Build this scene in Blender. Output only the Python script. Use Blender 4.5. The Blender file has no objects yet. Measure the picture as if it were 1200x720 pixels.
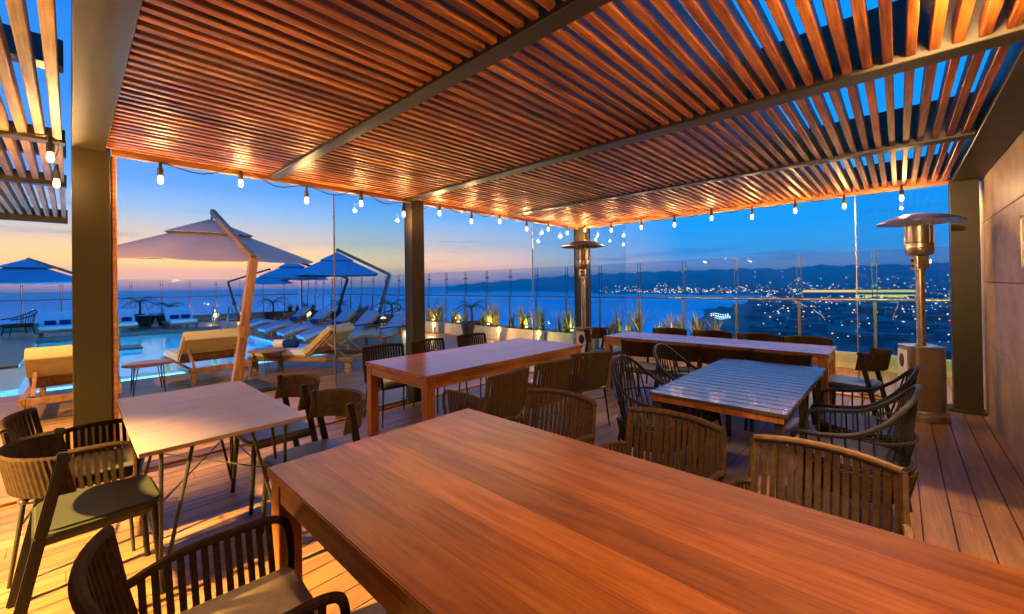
import bpy, bmesh, math, random
from mathutils import Vector, Matrix
random.seed(7)
R_ = math.radians
sc = bpy.context.scene
COL = sc.collection

# ------------------------------------------------------------------ camera
cam_d = bpy.data.cameras.new("camera"); cam = bpy.data.objects.new("camera", cam_d); COL.objects.link(cam)
YAW, PITCH, ROLL = R_(43.09), R_(0.379), R_(-0.807)
Fv = Vector((math.cos(YAW)*math.cos(PITCH), math.sin(YAW)*math.cos(PITCH), math.sin(PITCH)))
Rv = Vector((math.sin(YAW), -math.cos(YAW), 0)); Uv = Rv.cross(Fv)
R2 = math.cos(ROLL)*Rv + math.sin(ROLL)*Uv; U2 = -math.sin(ROLL)*Rv + math.cos(ROLL)*Uv
M = Matrix.Identity(4)
for i in range(3):
    M[i][0] = R2[i]; M[i][1] = U2[i]; M[i][2] = -Fv[i]
M[2][3] = 1.5
cam.matrix_world = M
cam_d.sensor_fit = 'HORIZONTAL'; cam_d.sensor_width = 36; cam_d.lens = 484.34/1200*36
cam_d.shift_y = -(360-331.55)/1200
cam_d.clip_start = 0.05; cam_d.clip_end = 200000
sc.camera = cam

# ------------------------------------------------------------------ colour helpers
def lin(r, g, b):
    f = lambda c: (c/255/12.92) if c/255 <= .04045 else ((c/255+.055)/1.055)**2.4
    return (f(r), f(g), f(b), 1)

# ------------------------------------------------------------------ world (dusk sky)
W = bpy.data.worlds.new("World"); sc.world = W; W.use_nodes = True
nt = W.node_tree; nt.nodes.clear()
def N(tree, typ, **kw):
    n = tree.nodes.new(typ)
    for k, v in kw.items(): setattr(n, k, v)
    return n
def L(tree, a, b): tree.links.new(a, b)
SUN_AZ = R_(84)
tc = N(nt, 'ShaderNodeTexCoord'); nrm = N(nt, 'ShaderNodeVectorMath', operation='NORMALIZE')
L(nt, tc.outputs['Generated'], nrm.inputs[0])
sep = N(nt, 'ShaderNodeSeparateXYZ'); L(nt, nrm.outputs[0], sep.inputs[0])
def ramp(tree, stops, fac):
    r = N(tree, 'ShaderNodeValToRGB'); el = r.color_ramp.elements
    while len(el) > 1: el.remove(el[-1])
    el[0].position = stops[0][0]; el[0].color = stops[0][1]
    for p, c in stops[1:]:
        e = el.new(p); e.color = c
    L(tree, fac, r.inputs[0]); return r
warm = ramp(nt, [(0, lin(140,140,190)), (.022, tuple(2.3*v for v in lin(240,170,100))), (.05, tuple(2.3*v for v in lin(255,186,52))), (.095, lin(243,216,172)), (.15, lin(152,194,232)),
                 (.20, lin(88,160,245)), (.32, lin(45,135,228)), (.5, lin(0,118,222)), (1, lin(0,92,185))], sep.outputs[2])
cool = ramp(nt, [(0, lin(160,160,200)), (.03, lin(170,178,212)), (.065, lin(66,166,238)), (.12, lin(14,156,246)), (.22, lin(4,144,244)),
                 (.45, lin(0,140,248)), (1, lin(0,122,228))], sep.outputs[2])
fl = N(nt, 'ShaderNodeVectorMath', operation='MULTIPLY'); L(nt, nrm.outputs[0], fl.inputs[0]); fl.inputs[1].default_value = (1,1,0)
fn = N(nt, 'ShaderNodeVectorMath', operation='NORMALIZE'); L(nt, fl.outputs[0], fn.inputs[0])
dt = N(nt, 'ShaderNodeVectorMath', operation='DOT_PRODUCT'); L(nt, fn.outputs[0], dt.inputs[0]); dt.inputs[1].default_value = (math.cos(SUN_AZ), math.sin(SUN_AZ), 0)
mr = N(nt, 'ShaderNodeMapRange'); mr.inputs[1].default_value = .45; mr.inputs[2].default_value = 1.0
L(nt, dt.outputs['Value'], mr.inputs[0])
mx = N(nt, 'ShaderNodeMix', data_type='RGBA'); L(nt, mr.outputs[0], mx.inputs[0]); L(nt, cool.outputs[0], mx.inputs[6]); L(nt, warm.outputs[0], mx.inputs[7])
# thin streaks of cloud
mp = N(nt, 'ShaderNodeMapping'); mp.inputs['Scale'].default_value = (2.2, 2.2, 34); L(nt, nrm.outputs[0], mp.inputs[0])
nz = N(nt, 'ShaderNodeTexNoise'); nz.inputs['Scale'].default_value = 1.7; nz.inputs['Detail'].default_value = 4; L(nt, mp.outputs[0], nz.inputs[0])
cr = N(nt, 'ShaderNodeMapRange'); cr.inputs[1].default_value = .60; cr.inputs[2].default_value = .72; cr.inputs[4].default_value = .45; L(nt, nz.outputs[0], cr.inputs[0])
band = ramp(nt, [(0, (0,0,0,1)), (.03, (1,1,1,1)), (.13, (1,1,1,1)), (.18, (0,0,0,1))], sep.outputs[2])
cm = N(nt, 'ShaderNodeMath', operation='MULTIPLY'); L(nt, cr.outputs[0], cm.inputs[0]); L(nt, band.outputs[0], cm.inputs[1])
mc = N(nt, 'ShaderNodeMix', data_type='RGBA'); L(nt, cm.outputs[0], mc.inputs[0]); L(nt, mx.outputs[2], mc.inputs[6]); mc.inputs[7].default_value = lin(60,100,165)
sky = N(nt, 'ShaderNodeTexSky', sky_type='NISHITA'); sky.sun_disc = False; sky.sun_elevation = R_(1.0); sky.sun_rotation = R_(90)-SUN_AZ
bg1 = N(nt, 'ShaderNodeBackground'); L(nt, mc.outputs[2], bg1.inputs[0]); bg1.inputs[1].default_value = 1.15
bg2 = N(nt, 'ShaderNodeBackground'); L(nt, sky.outputs[0], bg2.inputs[0]); bg2.inputs[1].default_value = 0.01
ad = N(nt, 'ShaderNodeAddShader'); L(nt, bg1.outputs[0], ad.inputs[0]); L(nt, bg2.outputs[0], ad.inputs[1])
wo = N(nt, 'ShaderNodeOutputWorld'); L(nt, ad.outputs[0], wo.inputs[0])

sd = bpy.data.lights.new("sun", 'SUN'); sd.energy = 0.10; sd.angle = R_(40); sd.color = (1, .62, .42)
so = bpy.data.objects.new("sun", sd); COL.objects.link(so)
sdir = Vector((math.cos(SUN_AZ)*math.cos(R_(4)), math.sin(SUN_AZ)*math.cos(R_(4)), math.sin(R_(4))))
so.rotation_euler = sdir.to_track_quat('Z', 'Y').to_euler(); so.location = (0, 30, 30)

sc.view_settings.view_transform = 'Standard'; sc.view_settings.look = 'None'; sc.view_settings.gamma = 1
sc.view_settings.exposure = 0.18; sc.view_settings.use_curve_mapping = False
sc.render.engine = 'CYCLES'
cy = sc.cycles
cy.max_bounces = 8; cy.diffuse_bounces = 3; cy.glossy_bounces = 4; cy.transmission_bounces = 6; cy.transparent_max_bounces = 24
cy.sample_clamp_indirect = 4; cy.caustics_reflective = False; cy.caustics_refractive = False; cy.use_denoising = True

# ------------------------------------------------------------------ materials
def new_mat(name):
    m = bpy.data.materials.new(name); m.use_nodes = True; t = m.node_tree; t.nodes.clear()
    o = N(t, 'ShaderNodeOutputMaterial'); b = N(t, 'ShaderNodeBsdfPrincipled'); L(t, b.outputs[0], o.inputs[0])
    return m, t, b, o
def noise_col(t, c1, c2, scale, vec=None, detail=6, lo=.3, hi=.7):
    nz = N(t, 'ShaderNodeTexNoise'); nz.inputs['Scale'].default_value = scale; nz.inputs['Detail'].default_value = detail
    if vec is not None: L(t, vec, nz.inputs[0])
    r = ramp(t, [(lo, c1), (hi, c2)], nz.outputs[0]); return nz, r
def rgb(c): return (c[0], c[1], c[2], 1)
def plain(name, c, rough=.5, metal=0, var=.25, scale=9, spec=.5, bump=0, coat=0):
    m, t, b, o = new_mat(name)
    tc = N(t, 'ShaderNodeTexCoord')
    c2 = tuple(min(1, x*(1+var)) for x in c); c1 = tuple(x*(1-var) for x in c)
    nz, r = noise_col(t, rgb(c1), rgb(c2), scale, tc.outputs['Object'])
    L(t, r.outputs[0], b.inputs['Base Color'])
    b.inputs['Metallic'].default_value = metal; b.inputs['Specular IOR Level'].default_value = spec
    b.inputs['Coat Weight'].default_value = coat
    rr = N(t, 'ShaderNodeMapRange'); rr.inputs[3].default_value = max(.02, rough-.1); rr.inputs[4].default_value = min(1, rough+.1)
    L(t, nz.outputs[0], rr.inputs[0]); L(t, rr.outputs[0], b.inputs['Roughness'])
    if bump:
        n2 = N(t, 'ShaderNodeTexNoise'); n2.inputs['Scale'].default_value = scale*14; L(t, tc.outputs['Object'], n2.inputs[0])
        bp = N(t, 'ShaderNodeBump'); bp.inputs['Strength'].default_value = bump; bp.inputs['Distance'].default_value = .004
        L(t, n2.outputs[0], bp.inputs['Height']); L(t, bp.outputs[0], b.inputs['Normal'])
    return m
def wood(name, dark, mid, light, axis='X', cross='Y', plank=.14, rough=.35, coat=0, grain=1.0, pvar=.35, spec=.5, off=0.0, bump=.08, rvar=.05, joint=0):
    """planks along `axis`, split every `plank` metres across `cross`"""
    m, t, b, o = new_mat(name)
    tc = N(t, 'ShaderNodeTexCoord'); sp = N(t, 'ShaderNodeSeparateXYZ'); L(t, tc.outputs['Object'], sp.inputs[0])
    ix = 'XYZ'.index(cross)
    dv = N(t, 'ShaderNodeMath', operation='MULTIPLY_ADD'); L(t, sp.outputs[ix], dv.inputs[0]); dv.inputs[1].default_value = 1/plank; dv.inputs[2].default_value = off
    flr = N(t, 'ShaderNodeMath', operation='FLOOR'); L(t, dv.outputs[0], flr.inputs[0])
    oi = N(t, 'ShaderNodeObjectInfo')
    fa = N(t, 'ShaderNodeMath', operation='MULTIPLY_ADD'); L(t, oi.outputs['Random'], fa.inputs[0]); fa.inputs[1].default_value = 37.0; L(t, flr.outputs[0], fa.inputs[2])
    wn = N(t, 'ShaderNodeTexWhiteNoise', noise_dimensions='1D'); L(t, fa.outputs[0], wn.inputs['W'])
    sc_ = [1, 1, 1]; 
    for i, a in enumerate('XYZ'): sc_[i] = 2.0 if a == axis else 16*grain
    mp = N(t, 'ShaderNodeMapping'); mp.inputs['Scale'].default_value = sc_; L(t, tc.outputs['Object'], mp.inputs[0])
    shift = N(t, 'ShaderNodeVectorMath', operation='MULTIPLY_ADD'); L(t, wn.outputs['Color'], shift.inputs[0]); shift.inputs[1].default_value = (40,40,40); L(t, mp.outputs[0], shift.inputs[2])
    nz = N(t, 'ShaderNodeTexNoise'); nz.inputs['Scale'].default_value = 1.0; nz.inputs['Detail'].default_value = 8; nz.inputs['Roughness'].default_value = .62; nz.inputs['Distortion'].default_value = .6
    L(t, shift.outputs[0], nz.inputs[0])
    mpf = N(t, 'ShaderNodeMapping'); mpf.inputs['Scale'].default_value = [3.0 if a == axis else 110*grain for a in 'XYZ']; L(t, tc.outputs['Object'], mpf.inputs[0])
    nf = N(t, 'ShaderNodeTexNoise'); nf.inputs['Scale'].default_value = 1.0; nf.inputs['Detail'].default_value = 3; L(t, mpf.outputs[0], nf.inputs[0])
    mixn = N(t, 'ShaderNodeMath', operation='MULTIPLY_ADD'); L(t, nf.outputs[0], mixn.inputs[0]); mixn.inputs[1].default_value = .55; 
    hn = N(t, 'ShaderNodeMath', operation='MULTIPLY_ADD'); L(t, nz.outputs[0], hn.inputs[0]); hn.inputs[1].default_value = 1.0; hn.inputs[2].default_value = -.275; L(t, hn.outputs[0], mixn.inputs[2])
    r = ramp(t, [(.30, rgb(dark)), (.5, rgb(mid)), (.70, rgb(light))], mixn.outputs[0])
    n3 = N(t, 'ShaderNodeTexNoise'); n3.inputs['Scale'].default_value = 2.2; n3.inputs['Detail'].default_value = 3; L(t, tc.outputs['Object'], n3.inputs[0])
    tv = N(t, 'ShaderNodeMath', operation='ADD'); L(t, wn.outputs['Value'], tv.inputs[0]); L(t, n3.outputs[0], tv.inputs[1])
    pm = N(t, 'ShaderNodeMapRange'); pm.inputs[1].default_value = .3; pm.inputs[2].default_value = 1.7; pm.inputs[3].default_value = 1-pvar; pm.inputs[4].default_value = 1+pvar; L(t, tv.outputs[0], pm.inputs[0])
    hs = N(t, 'ShaderNodeVectorMath', operation='SCALE'); L(t, r.outputs[0], hs.inputs[0]); L(t, pm.outputs[0], hs.inputs['Scale'])
    src = hs.outputs[0]
    if joint:      # thin dark glue lines between the boards
        fq = N(t, 'ShaderNodeMath', operation='FRACT'); L(t, dv.outputs[0], fq.inputs[0])
        jl = N(t, 'ShaderNodeMath', operation='LESS_THAN'); L(t, fq.outputs[0], jl.inputs[0]); jl.inputs[1].default_value = joint
        jm = N(t, 'ShaderNodeMix', data_type='RGBA'); jf = N(t, 'ShaderNodeMath', operation='MULTIPLY'); L(t, jl.outputs[0], jf.inputs[0]); jf.inputs[1].default_value = .65
        L(t, jf.outputs[0], jm.inputs[0]); L(t, src, jm.inputs[6]); jm.inputs[7].default_value = (.03,.008,.003,1); src = jm.outputs[2]
    L(t, src, b.inputs['Base Color'])
    rr = N(t, 'ShaderNodeMapRange'); rr.inputs[3].default_value = max(.05, rough-rvar); rr.inputs[4].default_value = rough+rvar; L(t, nz.outputs[0], rr.inputs[0]); L(t, rr.outputs[0], b.inputs['Roughness'])
    b.inputs['Coat Weight'].default_value = coat; b.inputs['Coat Roughness'].default_value = .18; b.inputs['Specular IOR Level'].default_value = spec
    if bump:
        bp = N(t, 'ShaderNodeBump'); bp.inputs['Strength'].default_value = bump; bp.inputs['Distance'].default_value = .003
        L(t, nz.outputs[0], bp.inputs['Height']); L(t, bp.outputs[0], b.inputs['Normal'])
    return m
def glass(name, tint=(.93,.96,.97), refl=1.0):
    m = bpy.data.materials.new(name); m.use_nodes = True; t = m.node_tree; t.nodes.clear()
    o = N(t, 'ShaderNodeOutputMaterial'); tr = N(t, 'ShaderNodeBsdfTransparent'); tr.inputs[0].default_value = rgb(tint)
    gl = N(t, 'ShaderNodeBsdfGlossy'); gl.inputs['Roughness'].default_value = .01; gl.inputs[0].default_value = (refl,refl,refl,1)
    fr = N(t, 'ShaderNodeFresnel'); fr.inputs[0].default_value = 1.45
    ge = N(t, 'ShaderNodeNewGeometry'); inv = N(t, 'ShaderNodeMath', operation='SUBTRACT'); inv.inputs[0].default_value = 1; L(t, ge.outputs['Backfacing'], inv.inputs[1])
    fm = N(t, 'ShaderNodeMath', operation='MULTIPLY'); L(t, fr.outputs[0], fm.inputs[0]); L(t, inv.outputs[0], fm.inputs[1])
    mixs = N(t, 'ShaderNodeMixShader'); L(t, fm.outputs[0], mixs.inputs[0]); L(t, tr.outputs[0], mixs.inputs[1]); L(t, gl.outputs[0], mixs.inputs[2]); L(t, mixs.outputs[0], o.inputs[0])
    return m
def emit(name, c, s):
    m = bpy.data.materials.new(name); m.use_nodes = True; t = m.node_tree; t.nodes.clear()
    o = N(t, 'ShaderNodeOutputMaterial'); e = N(t, 'ShaderNodeEmission'); e.inputs[0].default_value = rgb(c); e.inputs[1].default_value = s; L(t, e.outputs[0], o.inputs[0])
    return m

M_ = {}
M_['slat'] = wood('slat_wood', (.11,.028,.003), (.36,.105,.012), (.60,.225,.034), 'X', 'Y', .0835, .46, .0, 1.2, .55, spec=.35, off=5.0)
M_['slat_y'] = wood('slat_wood_pale', (.22,.11,.03), (.42,.23,.07), (.55,.33,.11), 'Y', 'X', .084, .5, 0, 1.2, .3)
M_['beam_wood'] = wood('head_beam_wood', (.18,.06,.018), (.33,.125,.038), (.44,.19,.06), 'X', 'Y', 3, .4)
M_['beam_wood_y'] = wood('head_beam_wood_side', (.18,.06,.018), (.33,.125,.038), (.44,.19,.06), 'Y', 'X', 3, .4)
M_['bronze'] = plain('bronze_metal', (.026,.018,.0055), .46, 0, .15, 3, .35, .03)
M_['table'] = wood('table_wood', (.20,.050,.007), (.31,.088,.012), (.40,.13,.019), 'Y', 'X', .158, .38, .02, 1.0, .4, spec=.22, joint=.012, off=.45, bump=.02)
M_['table_x'] = wood('table_wood_long', (.15,.04,.014), (.29,.09,.032), (.42,.155,.058), 'X', 'Y', .152, .30, .35, .9, .35, bump=0, joint=.012)
M_['table_leg'] = wood('table_leg_wood', (.15,.038,.012), (.28,.085,.024), (.38,.13,.038), 'Z', 'X', 3, .4, .1)
M_['darktable'] = wood('dark_slat_wood', (.030,.017,.016), (.045,.026,.024), (.065,.04,.038), 'Y', 'X', .1, .24, .35, 1, .25, bump=0, rvar=.02)
M_['laminate'] = wood('pale_laminate', (.245,.155,.125), (.30,.20,.165), (.345,.24,.20), 'X', 'Y', .9, .36, 0, .6, .06, bump=0)
M_['deck'] = wood('deck_boards', (.125,.056,.022), (.205,.098,.038), (.29,.152,.06), 'X', 'Y', .14, .42, .0, 1, .2, bump=.25)
M_['under'] = plain('deck_underside', (.02,.018,.016), .9)
M_['wall'] = None
M_['black'] = plain('black_metal', (.022,.02,.019), .38, 0, .2, 12, .5)
M_['blackgloss'] = plain('black_lacquered_metal', (.008,.0075,.007), .42, 0, .2, 12, .35)
M_['rope'] = plain('brown_rope', (.072,.038,.014), .75, 0, .35, 40, .3, .5)
M_['rope_dark'] = plain('dark_rope', (.030,.016,.008), .8, 0, .35, 40, .06, .5)
M_['rope_olive'] = plain('olive_rope', (.062,.040,.014), .75, 0, .35, 40, .3, .5)
M_['olive_seat'] = plain('olive_plastic_seat', (.030,.030,.020), .5, 0, .1, 5, .15)
M_['slate_seat'] = plain('slate_plastic_seat', (.05,.055,.075), .40, 0, .1, 5)
M_['cushion'] = plain('beige_cushion', (.46,.34,.2), .85, 0, .1, 30, .2, .35)
M_['dark_cushion'] = plain('dark_cushion', (.05,.042,.04), .8, 0, .2, 30, .2, .35)
M_['mustard'] = plain('mustard_canvas', (.50,.36,.18), .8, 0, .1, 6, .2, .2)
M_['tan'] = plain('tan_canvas', (.46,.32,.17), .8, 0, .1, 6, .2, .2)
M_['white_fab'] = plain('white_canvas', (.62,.62,.66), .85, 0, .08, 6, .2, .2)
M_['blue_fab'] = plain('blue_grey_canvas', (.17,.28,.46), .85, 0, .1, 6, .2, .2)
M_['navy'] = plain('navy_towel', (.012,.03,.16), .9, 0, .2, 30, .1, .4)
M_['towel'] = plain('white_towel', (.7,.66,.66), .9, 0, .08, 30, .1, .4)
M_['teak'] = wood('teak', (.13,.05,.02), (.26,.11,.045), (.36,.17,.07), 'X', 'Y', 3, .5)
M_['teak_z'] = wood('teak_upright', (.16,.065,.02), (.33,.15,.05), (.44,.22,.08), 'Z', 'X', 3, .45)
M_['steel'] = plain('brushed_steel', (.50,.39,.27), .3, 1, .06, 8)
M_['darksteel'] = plain('burner_steel', (.18,.16,.15), .35, 1, .2, 8)
M_['whitepaint'] = plain('white_enamel', (.72,.70,.70), .35, 0, .05, 4)
M_['rail'] = plain('rail_steel', (.38,.33,.28), .32, 1, .06, 6)
M_['railblue'] = plain('clamp_steel', (.10,.12,.15), .35, 1, .1, 6)
M_['glass'] = glass('clear_glass', (.80,.94,.98))
M_['bglass'] = glass('balustrade_glass', (.87,.93,.955), 1)
M_['canopy_mauve'] = plain('taupe_canopy', (.50,.31,.25), .85, 0, .06, 3, .2, .1)
M_['canopy_blue'] = plain('blue_canopy', (.06,.30,.50), .85, 0, .08, 3, .2, .1)
M_['cream'] = plain('cream_planter', (.52,.44,.30), .7, 0, .12, 5, .3, .2)
M_['tub'] = plain('black_planter', (.02,.02,.024), .5, 0, .2, 5)
M_['soil'] = plain('soil', (.03,.02,.012), .95, 0, .4, 30)
M_['leaf'] = plain('strap_leaf', (.20,.20,.045), .5, 0, .45, 7)
M_['leafdark'] = plain('dark_leaf', (.02,.045,.02), .5, 0, .4, 7)
M_['trunk'] = plain('palm_trunk', (.07,.05,.03), .9, 0, .3, 20, .2, .5)
M_['bulb'] = emit('lit_bulb', (1,.62,.22), 4.0)
M_['lamp'] = emit('lamp_glow', (1,.72,.38), 7)
M_['kerb'] = plain('cream_kerb', (.45,.36,.24), .7, 0, .12, 5, .3, .2)
M_['tile'] = None

# concrete wall panels with joints
m, t, b, o = new_mat('wall_panels'); M_['wall'] = m
tc = N(t, 'ShaderNodeTexCoord')
mp = N(t, 'ShaderNodeMapping'); mp.inputs['Scale'].default_value = (.9, .9, 1.1); L(t, tc.outputs['Object'], mp.inputs[0])
nz, r = noise_col(t, (.24,.155,.11,1), (.46,.33,.235,1), 3.0, mp.outputs[0], 12, .32, .68)
nz.inputs['Roughness'].default_value = .65
L(t, r.outputs[0], b.inputs['Base Color']); b.inputs['Roughness'].default_value = .48
bp = N(t, 'ShaderNodeBump'); bp.inputs['Strength'].default_value = .25; bp.inputs['Distance'].default_value = .006; L(t, nz.outputs[0], bp.inputs['Height']); L(t, bp.outputs[0], b.inputs['Normal'])
# pool tiles
m, t, b, o = new_mat('pool_tiles'); M_['tile'] = m
tc = N(t, 'ShaderNodeTexCoord'); bk = N(t, 'ShaderNodeTexBrick'); bk.inputs['Scale'].default_value = 8; bk.inputs['Color1'].default_value = (.08,.34,.52,1); bk.inputs['Color2'].default_value = (.10,.40,.58,1); bk.inputs['Mortar'].default_value = (.4,.6,.65,1)
bk.offset = 0; bk.inputs['Mortar Size'].default_value = .012; bk.inputs['Brick Width'].default_value = .4; bk.inputs['Row Height'].default_value = .4
L(t, tc.outputs['Object'], bk.inputs[0]); L(t, bk.outputs[0], b.inputs['Base Color']); b.inputs['Roughness'].default_value = .3
M_['shelf'] = plain('pale_pool_floor', (.62,.80,.84), .5, 0, .06, 3)
# pool water: clear surface with ripples
m = bpy.data.materials.new('pool_water'); m.use_nodes = True; t = m.node_tree; t.nodes.clear(); M_['water'] = m
o = N(t, 'ShaderNodeOutputMaterial'); tr = N(t, 'ShaderNodeBsdfTransparent'); tr.inputs[0].default_value = (.45,.80,.93,1)
gl = N(t, 'ShaderNodeBsdfGlossy'); gl.inputs['Roughness'].default_value = .04
fr = N(t, 'ShaderNodeFresnel'); fr.inputs[0].default_value = 1.33
tc = N(t, 'ShaderNodeTexCoord'); n1 = N(t, 'ShaderNodeTexNoise'); n1.inputs['Scale'].default_value = 3.6; n1.inputs['Detail'].default_value = 4; L(t, tc.outputs['Object'], n1.inputs[0])
bp = N(t, 'ShaderNodeBump'); bp.inputs['Strength'].default_value = .28; bp.inputs['Distance'].default_value = .02; L(t, n1.outputs[0], bp.inputs['Height'])
L(t, bp.outputs[0], gl.inputs['Normal']); L(t, bp.outputs[0], fr.inputs['Normal'])
ms = N(t, 'ShaderNodeMixShader'); L(t, fr.outputs[0], ms.inputs[0]); L(t, tr.outputs[0], ms.inputs[1]); L(t, gl.outputs[0], ms.inputs[2]); L(t, ms.outputs[0], o.inputs[0])
# sea
m, t, b, o = new_mat('sea_water'); M_['sea'] = m
tc = N(t, 'ShaderNodeTexCoord')
nz, r = noise_col(t, (.002,.60,.80,1), (.004,.72,.90,1), .0022, tc.outputs['Object'], 5, .35, .65); L(t, r.outputs[0], b.inputs['Base Color'])
b.inputs['Roughness'].default_value = .42; b.inputs['IOR'].default_value = 1.33; b.inputs['Specular IOR Level'].default_value = .3
n1 = N(t, 'ShaderNodeTexNoise'); n1.inputs['Scale'].default_value = .05; n1.inputs['Detail'].default_value = 6; L(t, tc.outputs['Object'], n1.inputs[0])
bp = N(t, 'ShaderNodeBump'); bp.inputs['Strength'].default_value = .9; bp.inputs['Distance'].default_value = 3; L(t, n1.outputs[0], bp.inputs['Height']); L(t, bp.outputs[0], b.inputs['Normal'])
# land
m, t, b, o = new_mat('land'); M_['land'] = m
tc = N(t, 'ShaderNodeTexCoord')
nz, r = noise_col(t, (.008,.045,.05,1), (.06,.165,.15,1), .006, tc.outputs['Object'], 10, .35, .65); L(t, r.outputs[0], b.inputs['Base Color']); b.inputs['Roughness'].default_value = .9

# ------------------------------------------------------------------ mesh builder
class MB:
    def __init__(s): s.v = []; s.f = []
    def add(s, vs, fs):
        n = len(s.v); s.v += [tuple(v) for v in vs]; s.f += [tuple(i+n for i in f) for f in fs]; return s
    def bx(s, x0, x1, y0, y1, z0, z1):
        return s.add([(x0,y0,z0),(x1,y0,z0),(x1,y1,z0),(x0,y1,z0),(x0,y0,z1),(x1,y0,z1),(x1,y1,z1),(x0,y1,z1)],
                     [(0,3,2,1),(4,5,6,7),(0,1,5,4),(1,2,6,5),(2,3,7,6),(3,0,4,7)])
    def bar(s, p, q, w, h, up=(0,0,1)):
        p, q = Vector(p), Vector(q); d = (q-p).normalized(); u = Vector(up)
        if abs(d.dot(u)) > .98: u = Vector((1,0,0))
        a = d.cross(u).normalized(); c = a.cross(d).normalized()
        vs = [e + a*i*w/2 + c*j*h/2 for e in (p, q) for i, j in ((-1,-1),(1,-1),(1,1),(-1,1))]
        return s.add(vs, [(3,2,1,0),(4,5,6,7),(0,1,5,4),(1,2,6,5),(2,3,7,6),(3,0,4,7)])
    def tube(s, pts, r, n=8, closed=False):
        P = [Vector(p) for p in pts]; k = len(P); rr = r if isinstance(r, (list, tuple)) else [r]*k
        a = None; rings = []
        for i in range(k):
            if closed: d = (P[(i+1) % k]-P[i-1]).normalized()
            else: d = (P[min(i+1, k-1)]-P[max(i-1, 0)]).normalized()
            if a is None:
                a = d.orthogonal().normalized()
            else:
                a = (a - d*a.dot(d)).normalized()
            c = d.cross(a)
            rings.append([P[i] + (a*math.cos(2*math.pi*j/n) + c*math.sin(2*math.pi*j/n))*rr[i] for j in range(n)])
        vs = [v for g in rings for v in g]; fs = []
        for i in range(k if closed else k-1):
            i2 = (i+1) % k
            for j in range(n): fs.append((i*n+j, i*n+(j+1) % n, i2*n+(j+1) % n, i2*n+j))
        if not closed: fs.append(tuple(range(n-1, -1, -1))); fs.append(tuple((k-1)*n+j for j in range(n)))
        return s.add(vs, fs)
    def lathe(s, prof, n=24, c=(0,0,0), ph=0):
        vs = []; fs = []; k = len(prof)
        for r, z in prof:
            for j in range(n):
                a = 2*math.pi*j/n+ph; vs.append((c[0]+max(r,1e-4)*math.cos(a), c[1]+max(r,1e-4)*math.sin(a), c[2]+z))
        for i in range(k-1):
            for j in range(n): fs.append((i*n+j, i*n+(j+1) % n, (i+1)*n+(j+1) % n, (i+1)*n+j))
        fs.append(tuple(range(n-1, -1, -1))); fs.append(tuple((k-1)*n+j for j in range(n)))
        return s.add(vs, fs)
    def prism(s, poly, z0, z1):
        n = len(poly)
        return s.add([(x,y,z0) for x,y in poly]+[(x,y,z1) for x,y in poly],
                     [tuple(range(n-1,-1,-1)), tuple(range(n,2*n))]+[(i,(i+1)%n,n+(i+1)%n,n+i) for i in range(n)])
    def sweep_y(s, poly, y0, y1):   # polygon in x,z extruded along y
        n = len(poly)
        return s.add([(x,y0,z) for x,z in poly]+[(x,y1,z) for x,z in poly],
                     [tuple(range(n)), tuple(range(2*n-1,n-1,-1))]+[(i,n+i,n+(i+1)%n,(i+1)%n) for i in range(n)])
    def build(s, name, mat, parent=None, ang=35, bev=0, seg=2):
        me = bpy.data.meshes.new(name); me.from_pydata(s.v, [], s.f)
        bm = bmesh.new(); bm.from_mesh(me); bmesh.ops.recalc_face_normals(bm, faces=bm.faces)
        if bev:
            es = [e for e in bm.edges if len(e.link_faces) == 2 and e.calc_face_angle(0) > .5]
            bmesh.ops.bevel(bm, geom=es, offset=bev, segments=seg, affect='EDGES', clamp_overlap=True)
        bm.to_mesh(me); bm.free()
        me.materials.append(mat)
        for p in me.polygons: p.use_smooth = True
        me.set_sharp_from_angle(angle=R_(ang))
        o = bpy.data.objects.new(name, me); COL.objects.link(o)
        if parent: o.parent = parent
        return o
def tag(o, label=None, cat=None, group=None, kind=None):
    if label: o['label'] = label
    if cat: o['category'] = cat
    if group: o['group'] = group
    if kind: o['kind'] = kind
    return o
def empty(name, loc, rz=0, label=None, cat=None, group=None):
    o = bpy.data.objects.new(name, None); COL.objects.link(o); o.location = loc; o.rotation_euler = (0,0,rz); o.empty_display_size = .1
    return tag(o, label, cat, group)
def copy_tree(o, parent=None):
    c = o.copy(); COL.objects.link(c)
    if parent: c.parent = parent
    for ch in list(o.children): copy_tree(ch, c)
    return c
class Kind:
    """first call moves the prototype, later calls copy it"""
    def __init__(s, proto): s.p = proto; s.used = False
    def put(s, x, y, rz, label, group=None, z=0):
        o = copy_tree(s.p) if s.used else s.p; s.used = True
        o.location = (x, y, z); o.rotation_euler = (0, 0, rz); o['label'] = label
        if group: o['group'] = group
        return o
def arc(cx, cy, rx, ry, a0, a1, n, z=0):
    return [(cx+rx*math.cos(R_(a0+(a1-a0)*i/n)), cy+ry*math.sin(R_(a0+(a1-a0)*i/n)), z) for i in range(n+1)]
def smooth_path(pts, n=6):
    P = [Vector(p) for p in pts]; out = []
    for i in range(len(P)-1):
        p0 = P[max(i-1,0)]; p1 = P[i]; p2 = P[i+1]; p3 = P[min(i+2,len(P)-1)]
        for k in range(n):
            t = k/n; out.append(.5*((2*p1)+(p2-p0)*t+(2*p0-5*p1+4*p2-p3)*t*t+(3*p1-p0-3*p2+p3)*t**3))
    out.append(P[-1]); return out
def rrect(x0, x1, y0, y1, r, n=5):
    out = []
    for cx, cy_, a in ((x1-r,y1-r,0),(x0+r,y1-r,90),(x0+r,y0+r,180),(x1-r,y0+r,270)):
        for i in range(n+1):
            out.append((cx+r*math.cos(R_(a+90*i/n)), cy_+r*math.sin(R_(a+90*i/n))))
    return out

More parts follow.
